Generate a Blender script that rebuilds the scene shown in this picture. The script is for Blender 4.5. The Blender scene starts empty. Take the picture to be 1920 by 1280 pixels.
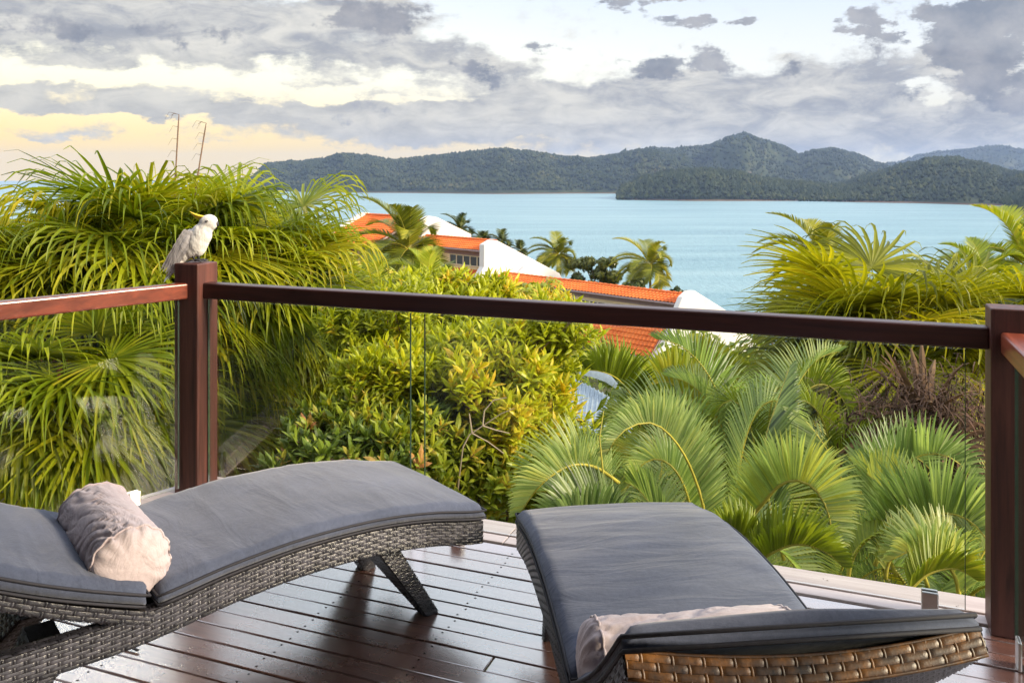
import bpy, bmesh, math, random
from math import sin, cos, pi, radians, atan2, sqrt, exp
from mathutils import Vector, Matrix, noise
import numpy as np

random.seed(7)
SC = bpy.context.scene
COL = SC.collection
CZ = 1.5            # eye height above the deck (deck top is z = 0)
FPX = 1600.0        # focal length for a 1920 wide frame
SEA_Z = -43.5

# ------------------------------------------------------------------ camera
cam_data = bpy.data.cameras.new("camera")
cam = bpy.data.objects.new("camera", cam_data)
COL.objects.link(cam)
cam.location = (0, 0, CZ)
cam.rotation_euler = (radians(90), 0, 0)
cam_data.sensor_width = 36
cam_data.lens = 36 * FPX / 1920
cam_data.shift_y = -(640 - 330) / 1920
cam_data.clip_start = 0.05
cam_data.clip_end = 40000
SC.camera = cam

# ------------------------------------------------------------------ light and exposure
SUN_EL, SUN_AZ = radians(24), radians(110)      # azimuth clockwise from the view direction (+Y)
sun_data = bpy.data.lights.new("sun", "SUN")
sun_data.energy = 4.2
sun_data.angle = radians(14)
sun_data.color = (1.0, 0.83, 0.6)
sun = bpy.data.objects.new("sun", sun_data)
COL.objects.link(sun)
sd = Vector((sin(SUN_AZ) * cos(SUN_EL), cos(SUN_AZ) * cos(SUN_EL), sin(SUN_EL)))
sun.rotation_euler = sd.to_track_quat('Z', 'Y').to_euler()
SC.view_settings.view_transform = 'Standard'
SC.view_settings.look = 'None'
SC.view_settings.exposure = 0.76
SC.view_settings.gamma = 1
SC.view_settings.use_curve_mapping = False
SC.cycles.max_bounces = 10
SC.cycles.transparent_max_bounces = 24
SC.cycles.volume_bounces = 0
SC.cycles.use_denoising = True


# ------------------------------------------------------------------ node helper
class NT:
    def __init__(self, tree):
        self.t = tree
        self.n = tree.nodes
        self.l = tree.links

    def new(self, kind, **kw):
        nd = self.n.new(kind)
        for k, v in kw.items():
            setattr(nd, k, v)
        return nd

    def put(self, sock, v):
        if v is None:
            return
        if isinstance(v, bpy.types.NodeSocket):
            self.l.new(v, sock)
        else:
            if isinstance(v, (tuple, list)) and len(v) == 3 and sock.type == 'RGBA':
                v = (*v, 1)
            sock.default_value = v

    def m(self, op, a, b=None, c=None, clamp=False):
        nd = self.new('ShaderNodeMath', operation=op, use_clamp=clamp)
        self.put(nd.inputs[0], a)
        self.put(nd.inputs[1], b)
        self.put(nd.inputs[2], c)
        return nd.outputs[0]

    def vm(self, op, a, b=None):
        nd = self.new('ShaderNodeVectorMath', operation=op)
        self.put(nd.inputs[0], a)
        self.put(nd.inputs[1], b)
        return nd.outputs['Value' if op in ('LENGTH', 'DOT_PRODUCT') else 'Vector']

    def noise(self, vec, scale, detail=4, rough=0.55, dist=0.0, col=False):
        nd = self.new('ShaderNodeTexNoise')
        self.put(nd.inputs['Vector'], vec)
        nd.inputs['Scale'].default_value = scale
        nd.inputs['Detail'].default_value = detail
        nd.inputs['Roughness'].default_value = rough
        nd.inputs['Distortion'].default_value = dist
        return nd.outputs['Color' if col else 'Fac']

    def mix(self, f, a, b, mode='MIX'):
        nd = self.new('ShaderNodeMix', data_type='RGBA', blend_type=mode)
        self.put(nd.inputs[0], f)
        self.put(nd.inputs[6], a)
        self.put(nd.inputs[7], b)
        return nd.outputs[2]

    def ramp(self, f, stops):
        nd = self.new('ShaderNodeValToRGB')
        self.put(nd.inputs[0], f)
        cr = nd.color_ramp
        while len(cr.elements) < len(stops):
            cr.elements.new(0.5)
        for e, (p, c) in zip(cr.elements, stops):
            e.position = p
            e.color = (*c, 1) if len(c) == 3 else c
        return nd.outputs[0]

    def rng(self, v, a, b, c=0.0, d=1.0, smooth=False):
        nd = self.new('ShaderNodeMapRange')
        if smooth:
            nd.interpolation_type = 'SMOOTHSTEP'
        self.put(nd.inputs[0], v)
        for i, x in enumerate((a, b, c, d)):
            self.put(nd.inputs[i + 1], x)
        return nd.outputs[0]


# ------------------------------------------------------------------ sky
def build_world():
    w = bpy.data.worlds.new("World")
    SC.world = w
    w.use_nodes = True
    w.node_tree.nodes.clear()
    g = NT(w.node_tree)
    out = g.new('ShaderNodeOutputWorld')
    bg = g.new('ShaderNodeBackground')
    bg.inputs['Strength'].default_value = 0.1
    g.l.new(bg.outputs[0], out.inputs[0])
    sky = g.new('ShaderNodeTexSky', sky_type='NISHITA')
    sky.sun_disc = False
    sky.sun_elevation = SUN_EL
    sky.sun_rotation = SUN_AZ
    sky.altitude = 40
    sky.dust_density = 2.0
    tc = g.new('ShaderNodeTexCoord')
    d = tc.outputs['Generated']
    sep = g.new('ShaderNodeSeparateXYZ')
    g.l.new(d, sep.inputs[0])
    X, Y, Z = sep.outputs
    hyp = g.m('SQRT', g.m('ADD', g.m('MULTIPLY', X, X), g.m('MULTIPLY', Y, Y)))
    az = g.m('ARCTAN2', X, Y)
    el = g.m('DIVIDE', Z, g.m('MAXIMUM', hyp, 0.001))
    # layered cloud coordinates: the deck of cloud stretches along the horizon
    comb = g.new('ShaderNodeCombineXYZ')
    g.put(comb.inputs[0], g.m('SINE', az))
    g.put(comb.inputs[1], g.m('COSINE', az))
    g.put(comb.inputs[2], g.m('MULTIPLY', el, 2.6))
    v = comb.outputs[0]
    n_big = g.noise(v, 3.2, 3, 0.5)
    n_mid = g.noise(v, 9.0, 8, 0.62, 0.25)
    n_fine = g.noise(v, 26.0, 8, 0.68, 0.2)
    n_tex = g.m('ADD', g.m('MULTIPLY', n_mid, 0.55), g.m('MULTIPLY', g.noise(v, 18.0, 9, 0.6, 0.9), 0.45))
    comb2 = g.new('ShaderNodeCombineXYZ')
    g.put(comb2.inputs[0], g.m('SINE', az))
    g.put(comb2.inputs[1], g.m('COSINE', az))
    g.put(comb2.inputs[2], g.m('MULTIPLY', el, 1.25))
    n_puff = g.noise(comb2.outputs[0], 24.0, 9, 0.62, 0.0)
    wob = g.noise(v, 16.0, 7, 0.62, col=True)
    ws = g.new('ShaderNodeSeparateXYZ')
    g.l.new(wob, ws.inputs[0])
    azw = g.m('ADD', az, g.m('MULTIPLY', g.m('SUBTRACT', ws.outputs[0], 0.5), 0.16))
    elw = g.m('ADD', el, g.m('MULTIPLY', g.m('SUBTRACT', ws.outputs[1], 0.5), 0.055))

    def blob(px, py, rx, ry, amp):
        a0 = atan2(px - 960, FPX)
        e0 = (330 - py) / FPX * cos(a0)
        a = g.m('MULTIPLY', g.m('SUBTRACT', azw, a0), FPX / rx)
        e = g.m('MULTIPLY', g.m('SUBTRACT', elw, e0), FPX / ry)
        r2 = g.m('ADD', g.m('MULTIPLY', a, a), g.m('MULTIPLY', e, e))
        return g.m('MULTIPLY', g.m('EXPONENT', g.m('MULTIPLY', r2, -1.0)), amp)

    def total(lst):
        s = None
        for b in lst:
            o = blob(*b)
            s = o if s is None else g.m('ADD', s, o)
        return s
    # clear air: pale blue high up, white and then cream and yellow towards the sunset side
    warm = g.rng(az, -0.6, 0.5, 1.0, 0.0, True)
    c_hi = g.mix(warm, (4.6, 5.4, 6.6), (6.0, 6.4, 6.7))
    c_mid = g.mix(warm, (6.3, 6.4, 6.1), (8.2, 7.7, 5.6))
    c_lo = g.mix(warm, (6.2, 5.6, 4.0), (9.0, 5.9, 0.9))
    f1 = g.rng(el, 0.02, 0.12, 0, 1, True)
    f2 = g.rng(el, 0.10, 0.24, 0, 1, True)
    clear = g.mix(f2, g.mix(f1, c_lo, c_mid), c_hi)
    clear = g.mix(g.rng(el, 0.21, 0.44, 0, 1, True), clear, (10.6, 11.2, 12.4))
    up = g.rng(el, 0.25, 1.3, 0, 1, True)
    clear = g.mix(g.m('MULTIPLY', up, 0.4), clear, sky.outputs[0])
    # thin grey layer (soft) and heavier clouds with ragged edges
    layer = total([(150, 45, 420, 78, 1.35), (430, 60, 230, 40, 0.5), (820, 100, 260, 30, 0.75), (920, 128, 120, 30, 0.6),
                   (690, 20, 150, 34, 0.9), (750, 232, 520, 42, 1.1), (200, 200, 420, 17, 0.9), (120, 256, 260, 7, 0.5),
                   (1350, 235, 520, 70, 1.15), (1750, 200, 330, 90, 1.0), (1500, 150, 260, 40, 0.55), (500, 150, 300, 8, 0.45),
                   (60, 165, 150, 9, 0.6), (1040, 190, 260, 32, 0.75)])
    holes = total([(230, 305, 520, 34, 1.3), (1745, 178, 42, 34, 1.5), (1000, 90, 120, 30, 0.5), (300, 145, 210, 16, 0.8), (1480, 228, 40, 12, 0.8),
                   (1015, 262, 70, 9, 0.7), (760, 190, 220, 10, 0.7), (160, 226, 200, 8, 0.9), (1240, 240, 40, 8, 0.7)])
    lay = g.m('ADD', g.m('SUBTRACT', layer, holes), g.m('MULTIPLY', g.m('SUBTRACT', n_mid, 0.5), 3.0))
    lay = g.m('ADD', lay, g.m('MULTIPLY', g.m('SUBTRACT', n_puff, 0.5), 1.6))
    far = g.rng(el, 0.19, 0.4, 0.0, 1.0, True)
    lay = g.m('ADD', lay, g.m('MULTIPLY', far, g.m('MULTIPLY', g.m('SUBTRACT', n_big, 0.42), 3.0)))
    lmask = g.rng(lay, 0.2, 0.9, 0, 0.92, True)
    grey = g.mix(g.rng(n_tex, 0.36, 0.66, 0, 1, True), (1.9, 2.0, 2.3), (5.0, 4.8, 4.3))
    grey = g.mix(g.m('MULTIPLY', warm, g.rng(el, 0.02, 0.16, 0.7, 0.0)), grey, (4.0, 3.7, 2.9))
    grey = g.mix(g.rng(el, 0.21, 0.44, 0, 1, True), grey, g.mix(n_tex, (8.0, 8.3, 9.4), (11.5, 11.6, 12.4)))
    col = g.mix(lmask, clear, grey)
    heavy = total([(1185, 10, 50, 26, 1.2), (1290, 38, 55, 17, 1.1), (1255, 118, 85, 26, 1.05), (1630, 60, 40, 42, 1.1),
                   (1830, 40, 70, 48, 1.25), (1895, 130, 60, 60, 1.0), (1770, 105, 75, 42, 1.0), (1910, 5, 40, 18, 1.2),
                   (720, 25, 90, 38, 0.95), (900, 128, 70, 30, 0.8), (1010, 90, 60, 18, 0.7), (640, 215, 120, 22, 0.45),
                   (1440, 130, 90, 22, 0.55), (120, 60, 330, 36, 0.55), (1850, 205, 130, 30, 0.6), (1395, 40, 25, 10, 0.8)])
    hv = g.m('ADD', heavy, g.m('MULTIPLY', g.m('SUBTRACT', n_puff, 0.5), 2.6))
    hmask = g.rng(hv, 0.42, 0.82, 0, 0.86, True)
    dark = g.mix(g.rng(g.noise(comb2.outputs[0], 15.0, 8, 0.6), 0.36, 0.62), (1.05, 1.2, 1.55), (2.6, 2.55, 2.65))
    col = g.mix(hmask, col, dark)
    g.put(bg.inputs[0], col)


build_world()


# ------------------------------------------------------------------ object helpers
def P(px, py, d):
    """a point seen at pixel (px, py) of the photo and standing d metres ahead of the camera"""
    return Vector(((px - 960) * d / FPX, d, CZ - (py - 330) * d / FPX))


def tag(o, label=None, cat=None, group=None, kind=None):
    if label: o['label'] = label
    if cat: o['category'] = cat
    if group: o['group'] = group
    if kind: o['kind'] = kind
    return o


def empty(name, loc=(0, 0, 0), rz=0.0, label=None, cat=None, group=None, kind=None):
    o = bpy.data.objects.new(name, None)
    o.empty_display_size = 0.1
    COL.objects.link(o)
    o.location = loc
    o.rotation_euler = (0, 0, rz)
    return tag(o, label, cat, group, kind)


def link(name, me, mat=None, parent=None, loc=None, rz=None, scale=None):
    o = bpy.data.objects.new(name, me)
    COL.objects.link(o)
    if mat is not None and not me.materials:
        for mm in (mat if isinstance(mat, (list, tuple)) else [mat]):
            me.materials.append(mm)
    if parent is not None: o.parent = parent
    if loc is not None: o.location = loc
    if rz is not None: o.rotation_euler = (0, 0, rz)
    if scale is not None: o.scale = (scale,) * 3 if isinstance(scale, (int, float)) else scale
    return o


class MB:
    def __init__(self):
        self.v = []
        self.f = []

    def add(self, vs, fs):
        b = len(self.v)
        self.v.extend([tuple(p) for p in vs])
        self.f.extend([tuple(b + i for i in q) for q in fs])

    def box(self, c, s, rot=None, bevel=0):
        c = Vector(c)
        vs = []
        for dx in (-.5, .5):
            for dy in (-.5, .5):
                for dz in (-.5, .5):
                    p = Vector((dx * s[0], dy * s[1], dz * s[2]))
                    if rot is not None: p = rot @ p
                    vs.append(c + p)
        self.add(vs, [(0, 1, 3, 2), (4, 6, 7, 5), (0, 4, 5, 1), (2, 3, 7, 6), (0, 2, 6, 4), (1, 5, 7, 3)])

    def tube(self, pts, rad, n=6, caps=True, flat=1.0):
        pts = [Vector(p) for p in pts]
        if isinstance(rad, (int, float)): rad = [rad] * len(pts)
        vs, fs = [], []
        ref = Vector((0, 0, 1)) if abs((pts[-1] - pts[0]).normalized().z) < 0.95 else Vector((1, 0, 0))
        for i, p in enumerate(pts):
            t = (pts[min(i + 1, len(pts) - 1)] - pts[max(i - 1, 0)]).normalized()
            a = t.cross(ref)
            if a.length < 1e-4: a = t.cross(Vector((0, 1, 0)))
            a.normalize()
            b = a.cross(t).normalized()
            for k in range(n):
                th = 2 * pi * k / n
                vs.append(p + a * cos(th) * rad[i] + b * sin(th) * rad[i] * flat)
        for i in range(len(pts) - 1):
            for k in range(n):
                k2 = (k + 1) % n
                fs.append((i * n + k, i * n + k2, (i + 1) * n + k2, (i + 1) * n + k))
        if caps:
            fs.append(tuple(range(n - 1, -1, -1)))
            fs.append(tuple((len(pts) - 1) * n + k for k in range(n)))
        self.add(vs, fs)

    def ribbon(self, pts, widths, sides, fold=0.0, ups=None):
        vs, fs = [], []
        n = len(pts)
        for i in range(n):
            s = sides[i] if isinstance(sides, list) else sides
            w = widths[i] * 0.5
            if fold:
                t = (pts[min(i + 1, n - 1)] - pts[max(i - 1, 0)])
                u = s.cross(t)
                if u.length > 1e-6: u.normalize()
                vs += [pts[i] - s * w + u * fold * w, pts[i], pts[i] + s * w + u * fold * w]
            else:
                vs += [pts[i] - s * w, pts[i] + s * w]
        k = 3 if fold else 2
        for i in range(n - 1):
            for j in range(k - 1):
                a = i * k + j
                fs.append((a, a + 1, a + k + 1, a + k))
        self.add(vs, fs)

    def mesh(self, name, smooth=False):
        me = bpy.data.meshes.new(name)
        me.from_pydata(self.v, [], self.f)
        if smooth:
            me.polygons.foreach_set('use_smooth', [True] * len(me.polygons))
        me.update()
        return me

    def build(self, name, mat, parent=None, smooth=False, **kw):
        return link(name, self.mesh(name, smooth), mat, parent, **kw)


def bevel_mesh(me, width, seg=2):
    bm = bmesh.new()
    bm.from_mesh(me)
    bmesh.ops.recalc_face_normals(bm, faces=bm.faces)
    es = [e for e in bm.edges if len(e.link_faces) == 2 and e.calc_face_angle(0) > radians(30)]
    bmesh.ops.bevel(bm, geom=es, offset=width, segments=seg, affect='EDGES', profile=0.5)
    bm.to_mesh(me)
    bm.free()
    return me


def bbox_obj(name, mat, parent, c, s, bevel=0.004, rot=None, seg=2):
    m = MB()
    m.box(c, s, rot)
    me = m.mesh(name)
    if bevel: bevel_mesh(me, bevel, seg)
    return link(name, me, mat, parent)


# ------------------------------------------------------------------ materials
def new_mat(name):
    m = bpy.data.materials.new(name)
    m.use_nodes = True
    m.node_tree.nodes.clear()
    g = NT(m.node_tree)
    out = g.new('ShaderNodeOutputMaterial')
    return m, g, out


def principled(g, base, rough=0.5, metal=0.0, spec=0.5, bump=None, bs=0.2, bd=0.01, **kw):
    b = g.new('ShaderNodeBsdfPrincipled')
    g.put(b.inputs['Base Color'], base)
    g.put(b.inputs['Roughness'], rough)
    g.put(b.inputs['Metallic'], metal)
    g.put(b.inputs['Specular IOR Level'], spec)
    for k, v in kw.items():
        g.put(b.inputs[k.replace('_', ' ')], v)
    if bump is not None:
        bn = g.new('ShaderNodeBump')
        bn.inputs['Strength'].default_value = bs
        bn.inputs['Distance'].default_value = bd
        g.put(bn.inputs['Height'], bump)
        g.l.new(bn.outputs[0], b.inputs['Normal'])
    return b


def simple(name, c, rough=0.6, metal=0, spec=0.4, var=0.15, scale=8, bs=0.15, bd=0.01, bscale=60):
    m, g, out = new_mat(name)
    tc = g.new('ShaderNodeTexCoord').outputs['Object']
    n = g.noise(tc, scale, 5)
    lo = tuple(x * (1 - var) for x in c)
    hi = tuple(min(1, x * (1 + var)) for x in c)
    col = g.ramp(n, [(0.3, lo), (0.7, hi)])
    b = principled(g, col, rough, metal, spec, g.noise(tc, bscale, 4), bs, bd)
    g.l.new(b.outputs[0], out.inputs[0])
    return m


def leaf_mat(name, stops, rough=0.42, trans=0.35, tcol=(1.25, 1.2, 0.5), spec=0.35, hue=0.0, patch=0.0, patch_col=None):
    """colour varies from leaflet to leaflet (each one is an island), a little from plant part to plant part"""
    m, g, out = new_mat(name)
    geo = g.new('ShaderNodeNewGeometry')
    oi = g.new('ShaderNodeObjectInfo')
    n = g.noise(geo.outputs['Position'], 1.7, 3)
    f = g.m('ADD', g.m('MULTIPLY', geo.outputs['Random Per Island'], 0.42),
            g.m('ADD', g.m('MULTIPLY', oi.outputs['Random'], 0.42), g.m('MULTIPLY', n, 0.28)))
    col = g.ramp(f, stops)
    col = g.mix(g.m('MULTIPLY', g.noise(geo.outputs['Position'], 30, 3), 0.35), col, (0.35, 0.36, 0.12), 'MULTIPLY')
    b = principled(g, col, rough, 0, spec)
    t = g.new('ShaderNodeBsdfTranslucent')
    tm = g.mix(1.0, col, tcol, 'MULTIPLY')
    g.put(t.inputs[0], tm)
    mx = g.new('ShaderNodeMixShader')
    mx.inputs[0].default_value = trans
    g.l.new(b.outputs[0], mx.inputs[1])
    g.l.new(t.outputs[0], mx.inputs[2])
    g.l.new(mx.outputs[0], out.inputs[0])
    return m


def wood_mat(name, dark, light, rough, coat=0.0, axis='X', scratches=False, spec=0.5, scale=1.0):
    m, g, out = new_mat(name)
    tc = g.new('ShaderNodeTexCoord').outputs['Object']
    oi = g.new('ShaderNodeObjectInfo')
    off = g.new('ShaderNodeCombineXYZ')
    for i in range(3): g.put(off.inputs[i], g.m('MULTIPLY', oi.outputs['Random'], 37.0 + i))
    mp = g.new('ShaderNodeMapping')
    sc = {'X': (0.8, 14, 14), 'Y': (14, 0.8, 14), 'Z': (14, 14, 0.8)}[axis]
    mp.inputs['Scale'].default_value = tuple(s * scale for s in sc)
    g.l.new(g.vm('ADD', tc, off.outputs[0]), mp.inputs[0])
    grain = g.noise(mp.outputs[0], 3.0, 8, 0.65, 0.6)
    f = g.m('ADD', g.m('MULTIPLY', grain, 0.8), g.m('MULTIPLY', oi.outputs['Random'], 0.25))
    col = g.ramp(f, [(0.3, dark), (0.8, light)])
    r = rough
    if scratches:
        sc1 = g.noise(tc, 5, 5)
        mp2 = g.new('ShaderNodeMapping')
        mp2.inputs['Rotation'].default_value = (0, 0, 0.9)
        mp2.inputs['Scale'].default_value = (2.2, 120, 1)
        g.l.new(tc, mp2.inputs[0])
        s2 = g.noise(mp2.outputs[0], 1.5, 3, 0.5, 0.3)
        mp3 = g.new('ShaderNodeMapping')
        mp3.inputs['Rotation'].default_value = (0, 0, -0.5)
        mp3.inputs['Scale'].default_value = (3.0, 150, 1)
        g.l.new(tc, mp3.inputs[0])
        s3 = g.noise(mp3.outputs[0], 1.3, 3, 0.5, 0.3)
        scr = g.m('MULTIPLY', g.m('MAXIMUM', g.rng(s2, 0.70, 0.76), g.rng(s3, 0.71, 0.77)), g.rng(sc1, 0.45, 0.65))
        vor = g.new('ShaderNodeTexVoronoi')
        vor.inputs['Scale'].default_value = 38
        g.l.new(tc, vor.inputs['Vector'])
        specks = g.m('MULTIPLY', g.m('LESS_THAN', vor.outputs['Distance'], 0.07), g.m('GREATER_THAN', g.noise(tc, 11, 3), 0.53))
        scr = g.m('MAXIMUM', scr, specks)
        col = g.mix(g.m('MULTIPLY', scr, 0.55), col, (0.36, 0.24, 0.2))
        r = g.m('ADD', g.m('ADD', rough, g.m('MULTIPLY', g.m('SUBTRACT', g.noise(tc, 3.2, 6, 0.7), 0.45), 0.28)), g.m('MULTIPLY', scr, 0.3), clamp=True)
    b = principled(g, col, r, 0, spec, g.m('ADD', grain, g.m('MULTIPLY', g.noise(tc, 2.5, 2), 0.5)), 0.10, 0.004, Coat_Weight=coat, Coat_Roughness=0.22, Coat_IOR=1.5 + 2.4 * coat)
    g.l.new(b.outputs[0], out.inputs[0])
    return m


M = {}
M['deck'] = wood_mat('varnished_deck_wood', (0.085, 0.036, 0.027), (0.27, 0.125, 0.092), 0.26, 1.0, 'X', True, 0.9)
M['edge'] = wood_mat('weathered_edge_wood', (0.42, 0.33, 0.31), (0.66, 0.58, 0.55), 0.5, 0.15, 'X')
M['post'] = wood_mat('stained_post_wood', (0.018, 0.008, 0.008), (0.19, 0.066, 0.048), 0.5, 0.0, 'Z', False, 0.4, 0.7)  # stained timber darkened, shade of the front faces put into its colour
M['rail'] = wood_mat('sunlit_rail_wood', (0.13, 0.028, 0.015), (0.42, 0.10, 0.052), 0.3, 0.2, 'Y', False, 0.5, 0.7)  # same timber as the main rail, sunlight put into the redder colour
M['rail_main'] = wood_mat('shaded_rail_wood', (0.022, 0.007, 0.007), (0.10, 0.028, 0.020), 0.4, 0.15, 'X', False, 0.4, 0.7)  # same timber again, its shaded front put into the darker colour
M['metal'] = simple('brushed_steel', (0.55, 0.54, 0.52), 0.35, 1.0, 0.5)
M['dark'] = simple('dark_hole', (0.012, 0.010, 0.01), 0.8)


def glass_mat():
    m, g, out = new_mat('clear_railing_glass')
    fr = g.new('ShaderNodeFresnel')
    fr.inputs['IOR'].default_value = 1.5
    tr = g.new('ShaderNodeBsdfTransparent')
    tr.inputs[0].default_value = (0.955, 0.975, 0.965, 1)
    gl = g.new('ShaderNodeBsdfGlossy')
    gl.inputs['Roughness'].default_value = 0.0
    mx = g.new('ShaderNodeMixShader')
    g.put(mx.inputs[0], g.m('MULTIPLY', fr.outputs[0], 0.32))
    g.l.new(tr.outputs[0], mx.inputs[1])
    g.l.new(gl.outputs[0], mx.inputs[2])
    g.l.new(mx.outputs[0], out.inputs[0])
    return m


M['glass'] = glass_mat()
M['glass_edge'] = simple('green_glass_edge', (0.045, 0.085, 0.065), 0.3)

# ================================================================== SETTING: sea, land, hills
def sea_mat():
    m, g, out = new_mat('bay_water')
    geo = g.new('ShaderNodeNewGeometry').outputs['Position']
    mp = g.new('ShaderNodeMapping')
    mp.inputs['Scale'].default_value = (0.0035, 0.022, 1)
    g.l.new(geo, mp.inputs[0])
    streak = g.noise(mp.outputs[0], 1.0, 6, 0.6, 0.4)
    mp2 = g.new('ShaderNodeMapping')
    mp2.inputs['Scale'].default_value = (0.7, 0.12, 1)
    g.l.new(geo, mp2.inputs[0])
    rip = g.noise(mp2.outputs[0], 0.9, 8, 0.72, 0.2)
    col = g.ramp(streak, [(0.34, (0.07, 0.19, 0.245)), (0.5, (0.125, 0.265, 0.31)), (0.66, (0.21, 0.35, 0.38))])
    col = g.mix(g.rng(rip, 0.35, 0.65, 0.0, 0.45), col, (0.33, 0.52, 0.55))
    b = principled(g, col, 0.32, 0, 0.28, rip, 0.9, 0.9)
    g.l.new(b.outputs[0], out.inputs[0])
    return m


def ring_grid(az0, az1, rs, na, zf):
    m = MB()
    azs = [az0 + (az1 - az0) * i / na for i in range(na + 1)]
    vs = []
    for r in rs:
        for a in azs:
            x, y = r * sin(a), r * cos(a)
            vs.append((x, y, zf(x, y, r, a)))
    fs = []
    n = na + 1
    for j in range(len(rs) - 1):
        for i in range(na):
            fs.append((j * n + i, j * n + i + 1, (j + 1) * n + i + 1, (j + 1) * n + i))
    m.add(vs, fs)
    return m


sea_rs = [40, 100, 200, 400, 800, 1600, 3000, 6000, 9000]
tag(ring_grid(-pi, pi, sea_rs, 96, lambda x, y, r, a: SEA_Z).build('sea', sea_mat()), kind='structure')


def ground_z(x, y):
    """the hillside falls from under the deck to the beach"""
    d = max(0.0, y + 0.25 * abs(x) * 0.3)
    pts = [(-60, 2.0), (-3, -2.4), (3.5, -2.6), (8, -3.6), (20, -6.0), (45, -9.5), (60, -12.5), (80, -17.5), (120, -32), (160, -46), (260, -60)]
    for (a, za), (b, zb) in zip(pts, pts[1:]):
        if d <= b or b == 260:
            t = min(1, max(0, (d - a) / (b - a)))
            z = za + (zb - za) * t
            break
    return z + 0.5 * noise.noise(Vector((x * 0.11, y * 0.11, 0))) * min(1, max(0.15, (y - 4) / 25))


def ground_build():
    xs = [-240 + 4 * i for i in range(121)]
    ys = [-50, -30, -15, -5, 0, 2] + [3 + 1.5 * i for i in range(20)] + [34 + 4 * i for i in range(40)]
    m = MB()
    vs = [(x, y, ground_z(x, y)) for y in ys for x in xs]
    n = len(xs)
    fs = [(j * n + i, j * n + i + 1, (j + 1) * n + i + 1, (j + 1) * n + i) for j in range(len(ys) - 1) for i in range(n - 1)]
    m.add(vs, fs)
    mt, g, out = new_mat('hillside_soil_and_litter')
    geo = g.new('ShaderNodeNewGeometry').outputs['Position']
    n1 = g.noise(geo, 0.8, 8, 0.7)
    col = g.ramp(n1, [(0.3, (0.03, 0.035, 0.014)), (0.5, (0.07, 0.08, 0.025)), (0.7, (0.16, 0.13, 0.07))])
    b = principled(g, col, 0.9, 0, 0.2, g.noise(geo, 9, 6), 0.8, 0.1)
    g.l.new(b.outputs[0], out.inputs[0])
    tag(m.build('ground', mt, smooth=True), kind='structure')


ground_build()


def hill_mat(name, tree=False, warm=0.3):
    m, g, out = new_mat(name)
    geo = g.new('ShaderNodeNewGeometry')
    pos = geo.outputs['Position']
    n1 = g.noise(pos, 0.006, 5, 0.6)
    n2 = g.noise(pos, 0.035, 6, 0.7)
    f = g.m('ADD', g.m('MULTIPLY', n1, 0.6), g.m('MULTIPLY', n2, 0.45))
    if tree:
        f = g.m('ADD', g.m('MULTIPLY', f, 0.86), g.m('MULTIPLY', geo.outputs['Random Per Island'], 0.13))
    col = g.ramp(f, [(0.34, (0.014, 0.024, 0.016)), (0.5, (0.028, 0.042, 0.020)), (0.62, (0.055, 0.066, 0.025)), (0.75, (0.10 + 0.05 * warm, 0.095, 0.038))])
    if not tree:
        col = g.mix(g.rng(g.m('ADD', n2, g.m('MULTIPLY', n1, 0.4)), 0.86, 0.95), col, (0.22, 0.16, 0.12))
        sepz = g.new('ShaderNodeSeparateXYZ')
        g.l.new(pos, sepz.inputs[0])
        col = g.mix(g.rng(sepz.outputs[2], SEA_Z + 1.5, SEA_Z + 3.0, 1, 0), col, (0.15, 0.10, 0.07))
    b = principled(g, col, 0.9, 0, 0.15, g.noise(pos, 0.12, 6, 0.7), 0.8, 4.0)
    g.l.new(b.outputs[0], out.inputs[0])
    return m


HM = hill_mat('forest_floor_of_hills')
HT = hill_mat('distant_forest', True)


def prof(pts, x):
    if x <= pts[0][0]: return pts[0][1]
    for (a, ya), (b, yb) in zip(pts, pts[1:]):
        if x <= b:
            t = (x - a) / (b - a)
            t = t * t * (3 - 2 * t) * 0.5 + t * 0.5
            return ya + (yb - ya) * t
    return pts[-1][1]


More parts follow.
